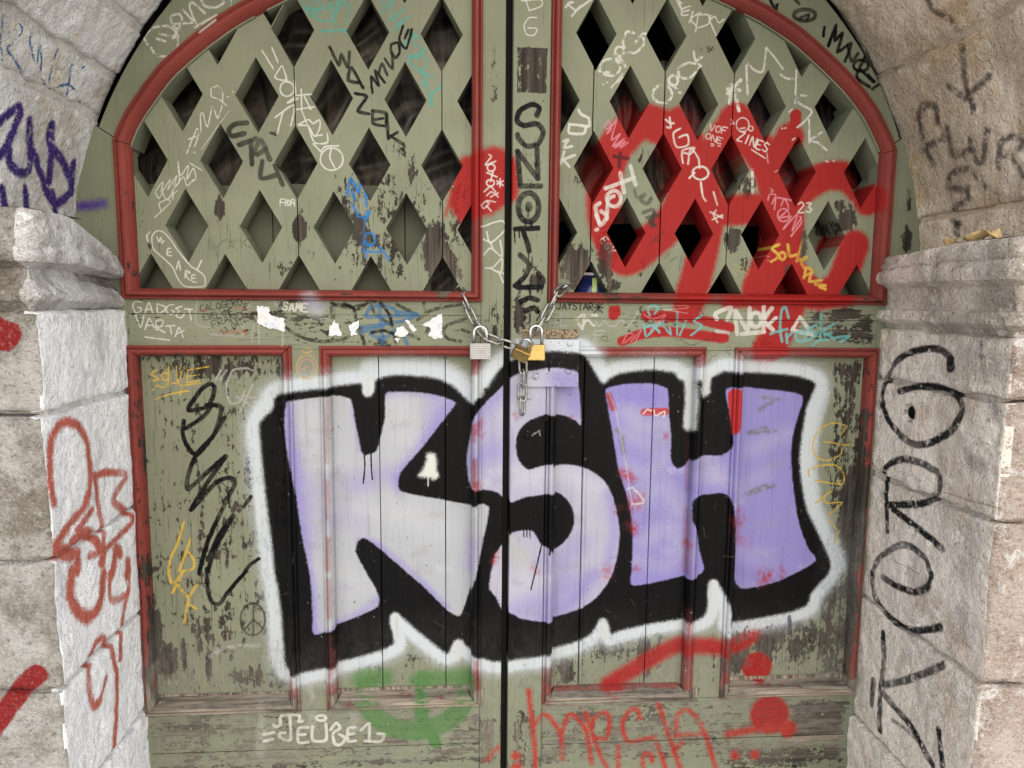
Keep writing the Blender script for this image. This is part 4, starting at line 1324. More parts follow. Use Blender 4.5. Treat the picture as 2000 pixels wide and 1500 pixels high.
def lattice(x0, x1, z0, z1, colx, px_, rowz, pz_, hw, hh, seams, ycut, thick, parent, seam_w, arc):
    """pierced boards: one mesh per board between the vertical seams"""
    bm = bmesh.new()
    f = bm.faces.new([bm.verts.new(c) for c in ((x0, 0, z0), (x1, 0, z0), (x1, 0, z1), (x0, 0, z1))])
    sl = hh / hw
    holes = []
    for j in range(-1, 7):
        for i in range(-2, 9):
            holes.append((colx + i * px_ + (px_ / 2 if j % 2 else 0), rowz + j * pz_))

    def cut(co, no):
        bmesh.ops.bisect_plane(bm, geom=bm.verts[:] + bm.edges[:] + bm.faces[:], dist=1e-6, plane_co=co, plane_no=no)
    done = set()
    for hx, hz in holes:
        for sx in (1, -1):
            for s in (1, -1):
                # edges through (hx +- hw, hz) with slope
                c = round((hx + s * hw) * sl * sx - hz, 5) if True else 0
                key = (sx, c)
                if key in done:
                    continue
                done.add(key)
                cut((hx + s * hw, 0, hz), Vector((sl * sx, 0, -1)).normalized())
    for s in seams:
        cut((s - seam_w / 2, 0, 0), (1, 0, 0))
        cut((s + seam_w / 2, 0, 0), (1, 0, 0))
    dead, boards = [], {}
    for f in bm.faces:
        c = f.calc_center_median()
        inside = any(abs(c.x - hx) / hw + abs(c.z - hz) / hh < 1 for hx, hz in holes)
        out = math.hypot(c.x - arc[0], c.z - arc[1]) > arc[2] + .012
        if inside or out or any(abs(c.x - s) < seam_w / 2 for s in seams):
            dead.append(f)
        else:
            boards.setdefault(sum(c.x > s for s in seams), []).append([v.co.copy() for v in f.verts])
    bm.free()
    for k in sorted(boards):
        b2 = bmesh.new()
        idx = {}
        for face in boards[k]:
            vv = []
            for co in face:
                key = (round(co.x, 5), round(co.z, 5))
                if key not in idx:
                    idx[key] = b2.verts.new((co.x, ycut + k % 2 * .0012, co.z))
                if idx[key] not in vv:
                    vv.append(idx[key])
            if len(vv) > 2:
                try:
                    b2.faces.new(vv)
                except ValueError:
                    pass
        ff = b2.faces[:]
        r = bmesh.ops.extrude_face_region(b2, geom=ff, use_keep_orig=True)
        for v in r['geom']:
            if isinstance(v, bmesh.types.BMVert):
                v.co.y += thick
        me = from_bm(b2, 'lattice_board')
        # slightly hand-cut edges
        for v in me.vertices:
            n = mnoise.noise_vector(Vector((v.co.x * 9, 0, v.co.z * 9)))
            v.co.x += n.x * .0012
            v.co.z += n.z * .0012
        uv_door(me)
        o = link('lattice_board', me, M_GV, parent)
        bev(o, .0018, 2, 50)


def arc_pts(c, r, a0, a1, n):
    return [(c[0] + r * math.cos(math.radians(a0 + (a1 - a0) * i / n)), c[1] + r * math.sin(math.radians(a0 + (a1 - a0) * i / n))) for i in range(n + 1)]


def arc_mould(c, r, a0, a1, n, parent, mat, prof=PROFILE_W, facet=False):
    path = []
    for i in range(n + 1):
        a = math.radians(a0 + (a1 - a0) * i / n)

        def fn(o, a=a):
            return c[0] + (r - o) * math.cos(a), c[1] + (r - o) * math.sin(a)
        path.append(fn)
    return sweep('moulding', path, prof, mat, parent, smooth=not facet)


def path_mould(pts, first_n, parent, mat, prof=PROFILE_W, inward=(0.1, 1.5), n=5):
    P = [np.array(q_) for q_ in curve(pts, False, n)]
    path = []
    for i in range(len(P)):
        t = P[min(i + 1, len(P) - 1)] - P[max(i - 1, 0)]
        nn = np.array((-t[1], t[0])) / np.hypot(*t)
        if nn @ (np.array(inward) - P[i]) < 0:
            nn = -nn
        if i == 0 and first_n is not None:
            nn = np.array(first_n)

        def fn(o, p=P[i], nn=nn):
            return p[0] + nn[0] * o, p[1] + nn[1] * o
        path.append(fn)
    return sweep('moulding', path, prof, mat, parent)


def arch_segment(pts_in, pts_out, parent, y1=.062):
    return slab('arch_segment', pts_in + pts_out[::-1], 0.0, y1, M_GV, parent, .0012)


# ------------------------------------------------------------------ setting: ground, step, dark passage
def box_mesh(x0, x1, y0, y1, z0, z1, name):
    bm = bmesh.new()
    bmesh.ops.create_cube(bm, size=1)
    for v in bm.verts:
        v.co = Vector((x0 + (v.co.x + .5) * (x1 - x0), y0 + (v.co.y + .5) * (y1 - y0), z0 + (v.co.z + .5) * (z1 - z0)))
    return from_bm(bm, name)


link('pavement', box_mesh(-15, 15, -15, 4, -.2, 0, 'pavement'), M_PAVE, None, 'structure')
o = link('doorstep', box_mesh(-1.3, 1.5, -.46, .6, 0, .43, 'doorstep'), M_PAVE, None, 'structure')
bm = bmesh.new()
for quad in (((-1.2, .62, .3), (1.4, .62, .3), (1.4, .62, 2.9), (-1.2, .62, 2.9)), ((-1.2, .07, .3), (-1.2, .62, .3), (-1.2, .62, 2.9), (-1.2, .07, 2.9)),
             ((1.4, .07, .3), (1.4, .62, .3), (1.4, .62, 2.9), (1.4, .07, 2.9)), ((-1.2, .07, 2.9), (1.4, .07, 2.9), (1.4, .62, 2.9), (-1.2, .62, 2.9))):
    bm.faces.new([bm.verts.new(c) for c in quad])
link('passage_wall', from_bm(bm, 'passage_wall'), M_BLACK, None, 'structure')  # black wall colour stands in for the darkness of the passage

# ------------------------------------------------------------------ stonework


def block_grid(lo, hi, res, amp, rnd, seed, mapfn=None, fine=.35, freq=7.0, hole=None):
    """rounded, uneven stone block with shared vertices on a grid"""
    lo, hi = np.array(lo, float), np.array(hi, float)
    dims = hi - lo
    n = [max(2, int(round(d / r))) for d, r in zip(dims, res)]
    verts, faces, key = [], [], {}

    def vid(i, j, k):
        kk = (i, j, k)
        if kk not in key:
            key[kk] = len(verts)
            verts.append(lo + dims * np.array((i / n[0], j / n[1], k / n[2])))
        return key[kk]
    for ax in range(3):
        b, c = [a for a in range(3) if a != ax]
        for side in (0, n[ax]):
            for i in range(n[b]):
                for j in range(n[c]):
                    q_ = []
                    for di, dj in ((0, 0), (1, 0), (1, 1), (0, 1)):
                        idx = [0, 0, 0]
                        idx[ax], idx[b], idx[c] = side, i + di, j + dj
                        q_.append(vid(*idx))
                    faces.append(q_)
    P = np.array(verts)
    inner = np.clip(P, lo + rnd, hi - rnd)
    d = P - inner
    L = np.linalg.norm(d, axis=1, keepdims=True)
    nrm = d / np.maximum(L, 1e-9)
    P = inner + nrm * np.minimum(L, rnd)
    off = np.empty(len(P))
    for i, p_ in enumerate(P):
        v = Vector(p_)
        a = mnoise.fractal(v * freq + Vector((seed, seed * 1.7, 0)), 1.0, 2.1, 4)
        b = mnoise.noise(v * 55 + Vector((0, seed, 0)))
        e = L[i, 0] / rnd - 1 if L[i, 0] > rnd * 1.05 else 0       # chip the arrises
        pit = max(0, mnoise.noise(v * 34 + Vector((seed, 9, 3))) - .42)
        off[i] = a * amp + b * amp * fine - pit * amp * 2.2 - max(0, e) * amp * (1.6 + 4.0 * mnoise.noise(v * 20 + Vector((seed, 0, 3))))
    P = P + nrm * off[:, None]
    if hole is not None:
        P = hole(P)
    if mapfn is not None:
        P = np.array([mapfn(*p_) for p_ in P])
    return P, faces


def stone_block(name, lo, hi, res, amp, rnd, seed, mats, parent, uvfn, mapfn=None, pick=None, **k):
    P, faces = block_grid(lo, hi, res, amp, rnd, seed, mapfn, **k)
    me = bpy.data.meshes.new(name)
    me.from_pydata([tuple(p_) for p_ in P], [], faces)
    bm = bmesh.new()
    bm.from_mesh(me)
    bmesh.ops.recalc_face_normals(bm, faces=bm.faces)
    uvl = bm.loops.layers.uv.new('UVMap')
    for f in bm.faces:
        f.smooth = True
        if pick is not None:
            f.material_index = pick(f)
        for l in f.loops:
            l[uvl].uv = uvfn(l.vert.co, f)
    bm.to_mesh(me)
    bm.free()
    for m in mats:
        me.materials.append(m)
    return link(name, me, None, parent)


def jamb_uv(sgn):
    def fn(co, f):
        if f.material_index == 0:
            return ((co.y - SL['y0']) / SL['w'], (co.z - SL['z0']) / SL['h'])
        if sgn < 0:
            return ((co.x + 1.06) / .37, (co.z - .40) / 1.25)
        return (-1.0, -1.0)
    return fn


def pilaster(name, label, side, courses, front_mats):
    xi = XL if side < 0 else XR
    yf = YL if side < 0 else YR
    t = thing(name, label, 'stone pilaster', (xi + side * .17, yf + .15, .43))
    for i, (za, zb, dx, dy) in enumerate(courses):
        g = .002
        if side < 0:
            lo, hi = (xi - .36 + dx, yf + dy, za + g), (xi + dx, .03, zb - g)
        else:
            lo, hi = (xi + dx, yf + dy, za + g), (xi + .40 + dx, .03, zb - g)

        def pick(f, s=side):
            c_ = f.calc_center_median()
            return 0 if abs(c_.x - xi) < .018 and c_.y - yf > .006 else 1
        hole = None
        if side > 0:
            hy, hz = on_x(1775, 806, XR)

            def hole(P, hy=hy, hz=hz):
                d = np.hypot((P[:, 1] - hy) * 1.0, P[:, 2] - hz)
                m = (d < .020) & (P[:, 0] < xi + .06)
                P[m, 0] += np.clip((.018 - d[m]) / .006, 0, 1) * .10
                return P
        stone_block('stone_block', lo, hi, (.02, .006, .006), .0045 if side < 0 else .0062, .0055, 3 + i * 5 + (0 if side < 0 else 50), front_mats, t, jamb_uv(side), pick=pick, hole=hole)
    a_, b_ = (xi - .34, xi - .009) if side < 0 else (xi + .009, xi + .38)
    mm = box_mesh(a_, b_, yf + .035, .028, courses[0][0] + .02, courses[-1][1] - .004, 'mortar')
    ul = mm.uv_layers.new(name='UVMap')
    fn_ = jamb_uv(side)
    for pg in mm.polygons:
        for li in pg.loop_indices:
            co_ = mm.vertices[mm.loops[li].vertex_index].co
            ul.data[li].uv = ((co_.y - SL['y0']) / SL['w'], (co_.z - SL['z0']) / SL['h']) if abs(pg.normal.x) > .5 else (-1, -1)
    link('mortar', mm, M_MORTARL if side < 0 else M_MORTARR, t)
    return t


zl = [.40, .70, .93, 1.165, 1.42, 1.596]
left_courses = [(zl[i], zl[i + 1], [.001, 0, .001, -.001, .001][i], [-.002, .0015, 0, -.0015, .001][i]) for i in range(5)]
pl = pilaster('stone_pilaster', 'whitewashed stone pilaster with salmon pink spray lettering down its side', -1, left_courses, [M_LREV, M_LFRONT])
zr = [.40, .63, .93, 1.23, 1.45, 1.566]
right_courses = [(zr[i], zr[i + 1], [-.012, 0, .001, -.001, .001][i], [-.012, .001, -.002, .002, 0][i]) for i in range(5)]
pr = pilaster('stone_pilaster', 'beige stone pilaster with tall black spray letters down its side', 1, right_courses, [M_RREV, M_RFRONT])


hy, hz = on_x(1775, 806, XR)
bm = bmesh.new()
bm.faces.new([bm.verts.new((XR + .0078, hy + .015 * math.cos(2 * math.pi * i / 20), hz + .0135 * math.sin(2 * math.pi * i / 20))) for i in range(20)])
link('hole_shade_disc', from_bm(bm, 'hole_shade_disc'), M_BLACK, pr)  # black disc set in the recess, painted shade for the drilled hole


def capital(parent, side, prof, xi, yf, mat, front_mat, worn):
    """moulded stone swept along the reveal and round the front corner"""
    path = []
    ny, nx = 46, 30
    r = .012
    for i in range(ny):
        path.append((xi, .03 + (yf + r - .03) * i / (ny - 1), side * -1.0, 0.0))
    for i in range(1, 6):
        a = math.pi / 2 * i / 6
        path.append((xi + side * (r - r * math.cos(a)), yf + r - r * math.sin(a), -side * math.cos(a), -math.sin(a)))
    for i in range(nx):
        path.append((xi + side * (r + (.36 - r) * i / (nx - 1)), yf, 0.0, -1.0))
    # densify profile
    pr_ = []
    for (o0, z0), (o1, z1) in zip(prof[:-1], prof[1:]):
        m = max(1, int(math.hypot(o1 - o0, z1 - z0) / .0055))
        for j in range(m):
            pr_.append((o0 + (o1 - o0) * j / m, z0 + (z1 - z0) * j / m))
    pr_.append(prof[-1])
    V, F = [], []
    for x, y, nx_, ny_ in path:
        for o, z in pr_:
            v = Vector((x, y, z))
            a = mnoise.fractal(v * 12 + Vector((side * 9, 0, 0)), .9, 2.1, 4) * .0028 + mnoise.noise(v * 75) * .0016
            a -= max(0, mnoise.fractal(v * 24 + Vector((5, side * 3, 1)), .9, 2.0, 3) - .32) * (.022 if o > .014 else .006)
            er = worn(x, y, z)
            oo = o - er[0] + a if o > -.02 else o
            V.append((x + nx_ * oo, y + ny_ * oo, z - er[1] + a * .5))
    m = len(pr_)
    for i in range(len(path) - 1):
        for j in range(m - 1):
            F.append((i * m + j, i * m + j + 1, (i + 1) * m + j + 1, (i + 1) * m + j))
    F.append(tuple(range(m)))
    F.append(tuple((len(path) - 1) * m + j for j in range(m)))
    me = bpy.data.meshes.new('capital')
    me.from_pydata(V, [], F)
    bm = bmesh.new()
    bm.from_mesh(me)
    bmesh.ops.recalc_face_normals(bm, faces=bm.faces)
    for f in bm.faces:
        f.smooth = len(f.verts) == 4
        c_ = f.calc_center_median()
        f.material_index = 1 if (side * (c_.x - xi) > .012 and len(f.verts) == 4) else 0
    bm.to_mesh(me)
    bm.free()
    me.materials.append(mat)
    me.materials.append(front_mat)
    sharp_smooth(me, 40)
    return link('capital', me, None, parent)


profL = [(-.20, 1.764), (-.02, 1.764), (.004, 1.760), (.012, 1.748), (.016, 1.722), (.018, 1.700), (.023, 1.696), (.024, 1.684), (.020, 1.675), (.004, 1.670), (-.010, 1.664), (-.008, 1.650),
         (.002, 1.640), (.006, 1.632), (.013, 1.628), (.015, 1.618), (.012, 1.611), (.002, 1.606), (-.006, 1.600), (-.012, 1.592), (-.20, 1.592)]


def wornL(x, y, z):
    k = max(0, (y + .22) / .25)
    up = max(0, (z - 1.655) / .1)
    return (.012 * k + .004 * k * up, up * (k ** 1.3) * .068 + .012 * k * (1 - min(1, up * 3)))


capital(pl, -1, profL, XL, YL, M_LCAP, M_LFRONT, wornL)
profR = [(-.20, 1.736), (-.02, 1.736), (.012, 1.732), (.020, 1.723), (.022, 1.702), (.019, 1.697), (.026, 1.690), (.028, 1.676), (.025, 1.662), (.012, 1.655), (.001, 1.650), (-.002, 1.634),
         (-.005, 1.618), (-.002, 1.607), (.011, 1.603), (.015, 1.593), (.014, 1.583), (.004, 1.576), (-.006, 1.572), (-.010, 1.562), (-.20, 1.562)]


def wornR(x, y, z):
    k = max(0, (y + .25) / .28)
    up = max(0, (z - 1.66) / .08)
    return (.003 * k, up * k * .018)


capital(pr, 1, profR, XR, YR, M_RCAP, M_RFRONT, wornR)

arch = thing('stone_arch', 'round stone arch with scrawled purple and black marks above the door', 'stone arch', (ARC_C[0], -.2, ARC_C[1]))


def voussoir(side, a0, a1, dr, seed, depth=.435, res=.0085, mats=None):
    r0 = (R_LEFT if side < 0 else R_RIGHT) + dr

    def mp(t, r, y):
        a = math.radians(t / r0 * 180 / math.pi)
        return (ARC_C[0] + side * r * math.cos(a), y, ARC_C[1] + r * math.sin(a))
    lo = (math.radians(a0) * r0 + (.003 if side < 0 else .0012), r0, -depth + .02)
    hi = (math.radians(a1) * r0 - (.003 if side < 0 else .0012), r0 + .30, .02)

    def uvf(co, f):
        ang = math.atan2(co.z - ARC_C[1], abs(co.x - ARC_C[0]))
        return ((co.y + .47) / .52, (ang * r0 + .05) / 1.0)
    stone_block('voussoir', lo, hi, (res, .05, res), .0055, .005, seed, [M_LSOFF if side < 0 else M_RSOFF], arch, uvf, mapfn=mp, freq=8)


for i, (a, b, d) in enumerate([(-5, 22, .0), (22, 27.6, .003), (27.6, 34.5, -.001), (34.5, 48, .004), (48, 62, .008), (62, 76, .01), (76, 89.8, .012)]):
    voussoir(-1, a, b, d, 101 + i * 7, res=.008 if a < 45 else .03)
for i, (a, b, d) in enumerate([(-3, 10, .0), (10, 30, .001), (30, 43, .004), (43, 57, .0), (57, 73, .008), (73, 89.8, .01)]):
    voussoir(1, a, b, d, 211 + i * 7, res=.008 if a < 50 else .03)

for side in (-1, 1):
    r_ = (R_LEFT if side < 0 else R_RIGHT) + .0065
    bm = bmesh.new()
    rows = []
    for i in range(41):
        a = math.radians(-4 + 93.5 * i / 40)
        rows.append([bm.verts.new((ARC_C[0] + side * rr * math.cos(a), y, ARC_C[1] + rr * math.sin(a))) for rr, y in ((r_, .018), (r_, -.41), (r_ + .28, -.41), (r_ + .28, .018))])
    for a, b in zip(rows[:-1], rows[1:]):
        for i in range(4):
            bm.faces.new((a[i], a[(i + 1) % 4], b[(i + 1) % 4], b[i]))
    bm.faces.new(rows[0])
    bm.faces.new(rows[-1])
    link('mortar', from_bm(bm, 'mortar'), M_MORTAR if side < 0 else M_MORTARO, arch)

wall_pts = [(-4.0, .0), (-1.075, .0), (-1.075, 1.55)] + [(ARC_C[0] + 1.21 * math.cos(math.radians(a)), ARC_C[1] + 1.21 * math.sin(math.radians(a))) for a in range(180, -1, -6)] + [(1.352, .0), (4.2, .0), (4.2, 4.2), (-4.0, 4.2)]
bm = bmesh.new()
f = bm.faces.new([bm.verts.new((x, -.325, z)) for x, z in wall_pts])
r = bmesh.ops.extrude_face_region(bm, geom=[f], use_keep_orig=True)
for v in r['geom']:
    if isinstance(v, bmesh.types.BMVert):
        v.co.y = .9
link('facade_wall', from_bm(bm, 'facade_wall'), M_PLAIN, None, 'structure')

# ------------------------------------------------------------------ the two door leaves
LCEN, LRAD = (0.10, 1.42), .957           # red arch moulding of the K leaf
RCEN, RRAD = (0.10, 1.393), 1.016
leafL = thing('door_leaf', 'green door leaf with the big spray-painted letter K and pale marker tags on its lattice', 'door', (-.30, .02, .44))
leafR = thing('door_leaf', 'green door leaf with the lock plate and thick red scrawl across its lattice', 'door', (.55, .02, .44))

L_ARC = [(-.709, 1.934), (-.692, 1.972), (-.669, 2.009), (-.613, 2.081), (-.55, 2.137), (-.488, 2.183), (-.436, 2.214), (-.30, 2.283), (-.15, 2.335), (.030, 2.368)]
R_ARC = [(.948, 1.952)] + [on_y(*q_) for q_ in ((1737, 262), (1712, 212), (1676, 163), (1640, 125), (1600, 87), (1560, 53), (1500, 13))]
R_ARC2 = [(R_ARC[-1][0] - .0008, R_ARC[-1][1] + .0004), (.55, 2.279), (.45, 2.312), (.35, 2.340), (.195, 2.373)]


def inset(pts, o, cen, a_lo, a_hi):
    P = [np.array(q_) for q_ in curve(pts, False, 5)]
    out = []
    for i in range(len(P)):
        t = P[min(i + 1, len(P) - 1)] - P[max(i - 1, 0)]
        nn = np.array((-t[1], t[0])) / np.hypot(*t)
        if nn @ (np.array((.1, 1.5)) - P[i]) < 0:
            nn = -nn
        q_ = P[i] + nn * o
        a = math.degrees(math.atan2(q_[1] - cen[1], q_[0] - cen[0]))
        if a_lo < a < a_hi:
            out.append(tuple(q_))
    return out


# -- K leaf: frame
YB = .046
slab('outer_stile', [(-.845, 1.70), (-.845, 2.0275), (-.780, 1.9855), (-.690, 1.9272), (-.682, 1.9220), (-.682, 1.70)], 0, YB, M_GV, leafL)
rect('outer_stile', -.76, -.700, .45, 1.699, .001, YB, M_GV, leafL)
rect('meeting_stile', .040, .089, .450, 2.42, 0, YB, M_GV, leafL, .002, .0006)
rect('middle_rail', -.700, .0395, 1.584, 1.618, .0005, YB, M_GH, leafL, .001, .0006)
rect('middle_rail', -.700, .0395, 1.510, 1.5832, .0015, YB, M_GH, leafL, .001, .0006)
rect('stile', -.370, -.303, .686, 1.5095, .001, YB, M_GV, leafL, .001)
rect('bottom_rail', -.72, .0395, .5915, .6855, .0005, YB, M_GH, leafL, .0014, .0006)
rect('bottom_rail', -.72, .0395, .450, .5895, .002, YB, M_GH, leafL, .0014, .0006)
# ring of the arch in three pieces
st = math.degrees(math.atan2(1.935 - LCEN[1], -.708 - LCEN[0]))
for a0, a1 in ((149.8, 123.0), (122.8, 93.0)):
    inner = inset(L_ARC, .036, LCEN, a1, a0 - (2.4 if a0 > 140 else 0))
    outer = []
    for i in range(17):
        a = math.radians((a0 - 2.6 if a0 > 140 else a0) + (a1 - (a0 - 2.6 if a0 > 140 else a0)) * i / 16)
        # out to just inside the stone arch
        d = np.array([math.cos(a), math.sin(a)])
        oc = np.array(LCEN) - np.array(ARC_C)
        bq, cq = float(d @ oc), float(oc @ oc) - (.899) ** 2
        tt = -bq + math.sqrt(bq * bq - cq)
        gap_ = .003 + .008 * min(1, i / 10 if a0 > 140 else 1)
        outer.append((LCEN[0] + d[0] * (tt - gap_), LCEN[1] + d[1] * (tt - gap_)))
    arch_segment(inner, outer, leafL)
# lattice mouldings
ptop = 2.40


def vert_piece(xo, nrm, z_bot, z_top_fn, parent, n=16, prof=PROFILE, k=1.0):
    path = []
    for i in range(n + 1):
        t = i / n

        def fn(o, t=t):
            zb = z_bot + o * k
            zt = z_top_fn(o)
            return xo + nrm * o, zb + (zt - zb) * t
        path.append(fn)
    return sweep('moulding', path, prof, M_RV, parent)


def horiz_piece(xa, xb, zo, parent, n=16, prof=PROFILE, ma=1, mb=1):
    path = []
    for i in range(n + 1):
        t = i / n

        def fn(o, t=t):
            a = xa + o * ma
            b = xb - o * mb
            return a + (b - a) * t, zo + o
        path.append(fn)
    return sweep('moulding', path, prof, M_RH, parent)


vert_piece(-.709, 1, 1.6135, lambda o: 1.9325 - .25 * o, leafL, prof=PROFILE_W, k=.667)
path_mould(L_ARC, (1, -.25), leafL, M_RV)
vert_piece(.0415, -1, 1.6135, lambda o: 2.385, leafL)
horiz_piece(-.709, .0415, 1.6135, leafL, ma=1.5)
lattice(-.72, .032, 1.625, 2.42, -.0435 - .1515 * 4, .1515, 1.634, .1325, .0437, .0755, [-.0432, -.3465], .006, .05, leafL, .0022, (LCEN[0], LCEN[1], LRAD - .03))
# panels
for x0, x1, seams in ((-.709, -.366, []), (-.307, .0415, [-.184, -.0385])):
    z0, z1 = .686, 1.517
    panel_mould(x0, x1, z0, z1, leafL, 'lrt')
    horiz_piece(x0, x1, z0, leafL, prof=PROFILE_SILL)
    xs = [x0 + .018] + seams + [x1 - .018]
    for i in range(len(xs) - 1):
        gg = .0011 if i else 0
        rect('panel_board', xs[i] + gg, xs[i + 1] - .0006, z0 + .01, z1 - .01, .018 + .0012 * (i % 2), .034, M_GV, leafL, .0012, .0003)
# boards nailed behind the lower lattice
for x0, x1 in ((-.705, -.42), (-.4185, -.13)):
    rect('backing_board', x0, x1, 1.60, 1.862 if x0 < -.5 else 1.868, .088, .105, M_BACK, leafL)
rect('backing_board', -.1285, -.072, 1.60, 1.862, .088, .105, M_BACK, leafL)
rect('ledge', -.70, .06, 1.60, 1.626, .047, .108, M_GH, leafL)
rect('rebate_strip', .060, .104, .45, 2.42, .05, .062, M_SLIT_SHADE, leafL)  # strip behind the gap, its shade put into the colour

# -- H leaf: frame
slab('outer_stile', [(1.075, 1.68), (.915, 1.68), (.915, 1.9450), (.940, 1.9620), (1.03, 2.0232), (1.075, 2.03)], 0, YB, M_GV, leafR)
rect('outer_stile', .935, 1.02, .45, 1.679, .001, YB, M_GV, leafR)
rect('meeting_stile', .1045, .1835, .450, 2.42, -.007, YB, M_GV, leafR, .003, .0006)
rect('middle_rail', .184, .9345, 1.579, 1.618, .0005, YB, M_GH, leafR, .001, .0006)
rect('middle_rail', .184, .9345, 1.510, 1.5782, .0016, YB, M_GH, leafR, .001, .0006)
rect('stile', .540, .608, .686, 1.5095, .001, YB, M_GV, leafR, .001)
rect('bottom_rail', .184, .96, .5815, .6855, .0005, YB, M_GH, leafR, .0014, .0006)
rect('bottom_rail', .184, .96, .450, .5795, .002, YB, M_GH, leafR, .0014, .0006)
for a0, a1 in ((34.2, 60.0), (60.15, 88.0)):
    inner = inset(R_ARC[:-1] + R_ARC2, .036, RCEN, a0, a1)
    outer = []
    for i in range(17):
        a = math.radians(a0 + (a1 - a0) * i / 16)
        d = np.array([math.cos(a), math.sin(a)])
        oc = np.array(RCEN) - np.array(ARC_C)
        bq, cq = float(d @ oc), float(oc @ oc) - (.921) ** 2
        tt = -bq + math.sqrt(bq * bq - cq)
        gap_ = .002 + .009 * min(1, max(0, (a0 + (a1 - a0) * i / 16 - 42) / 12))
        outer.append((RCEN[0] + d[0] * (tt - gap_), RCEN[1] + d[1] * (tt - gap_)))
    arch_segment(inner, outer, leafR)
vert_piece(.948, -1, 1.6135, lambda o: 1.9505 - .27 * o, leafR, prof=PROFILE_W, k=.667)
path_mould(R_ARC, (-1, -.27), leafR, M_RV)
path_mould(R_ARC2, None, leafR, M_RV)
vert_piece(.1843, 1, 1.6135, lambda o: 2.395, leafR)
horiz_piece(.1843, .948, 1.6135, leafR, mb=1.5)
lattice(.192, .93, 1.625, 2.42, .280, .1502, 1.6285, .1370, .0432, .0755, [.277, .430, .5805], .006, .078, leafR, .0026, (RCEN[0], RCEN[1], RRAD - .03))
for x0, x1, seams in ((.184, .541, [.2715, .430]), (.607, .940, [])):
    z0, z1 = .686, 1.517
    panel_mould(x0, x1, z0, z1, leafR, 'lrt')
    horiz_piece(x0, x1, z0, leafR, prof=PROFILE_SILL)
    xs = [x0 + .018] + seams + [x1 - .018]
    for i in range(len(xs) - 1):
        gg = .0011 if i else 0
        rect('panel_board', xs[i] + gg, xs[i + 1] - .0006, z0 + .01, z1 - .01, .018 + .0012 * (i % 2), .034, M_GV, leafR, .0012, .0003)
rect('panel_bead', .2735, .2795, .72, 1.49, .0145, .020, M_GV, leafR)
rect('backing_board', .70, .93, 1.60, 1.885, .112, .128, M_GV, leafR)
rect('ledge', .19, .93, 1.60, 1.626, .047, .13, M_GH, leafR)

# lock plate, keyholes, rivets
lp = rect('lock_plate', .140, .253, 1.4305, 1.534, -.0170, -.0078, M_PLATE, leafR, .001)
rect('rust_strip', .129, .252, 1.5365, 1.5555, -.0110, -.0075, M_RUST, leafR, .001)


def disc(name, x, z, y0, y1, r, mat, parent, n=20, dome=False):
    bm = bmesh.new()
    rows = [(r, y1), (r, y0)] if not dome else [(r, y1), (r * .98, y1 - (y1 - y0) * .3), (r * .8, y1 - (y1 - y0) * .75), (r * .45, y0)]
    prev = None
    for rr, y in rows:
        cur = [bm.verts.new((x + rr * math.cos(2 * math.pi * i / n), y, z + rr * math.sin(2 * math.pi * i / n))) for i in range(n)]
        if prev:
            for i in range(n):
                bm.faces.new((prev[i], prev[(i + 1) % n], cur[(i + 1) % n], cur[i]))
        prev = cur
    bm.faces.new(prev)
    me = from_bm(bm, name)
    uv_door(me)
    if dome:
        for p_ in me.polygons:
            p_.use_smooth = True
    return link(name, me, mat, parent)


for u, v in ((1112, 670), (1110, 724), (1034, 775), (1030, 852), (1046, 735)):
    x, z = on_y(u, v, -.012)
    yb = -.0170 if z > 1.431 else -.007
    disc('rivet', x, z, yb - .0045, yb, .0072, M_PLATE, leafR, dome=True)
for u, v, lf in ((373, 1423, leafL), (885, 365, leafL), (760, 1415, leafL), (300, 1420, leafL), (640, 1462, leafL), (1382, 1408, leafR), (1382, 1377, leafR), (1607, 1396, leafR), (1222, 634, leafR), (1120, 645, leafR), (1550, 690, leafR)):
    x, z = on_y(u, v, 0)
    disc('nail', x, z, -.0012, .0006, .0032, M_RUST, lf, n=12, dome=True)
kx, kz = on_y(1072, 716, -.012)
slab('keyhole', [(kx - .0018, kz - .010), (kx + .0018, kz - .010), (kx + .0018, kz + .002)] + [(kx + .0042 * math.cos(a), kz + .006 + .0042 * math.sin(a)) for a in np.linspace(-.9, math.pi + .9, 12)] + [(kx - .0018, kz + .002)], -.0176, -.0169, M_BLACK, leafR, 0)
x, z = on_y(1066, 816, -.012)
disc('keyhole', x, z, -.0138, -.0068, .0070, M_BLACK, leafR)

# torn remnants of stickers on the middle rail of the K leaf


def scrap(spec, r, c, col=None, seed=0):
    pts = [on_y(500 * c + a / 4, 375 * r + b / 4, 0) for a, b in parse(spec)]
    rag = []
    random.seed(seed)
    for i in range(len(pts)):
        a, b = np.array(pts[i]), np.array(pts[(i + 1) % len(pts)])
        m = max(1, int(np.linalg.norm(b - a) / .0035))
        for j in range(m):
            rag.append(tuple(a + (b - a) * j / m + np.array([random.uniform(-.0017, .0017), random.uniform(-.0017, .0017)])))
    return slab('paper_scrap', rag, -.0008, .0004, col or M_PAPER, leafL, 0)


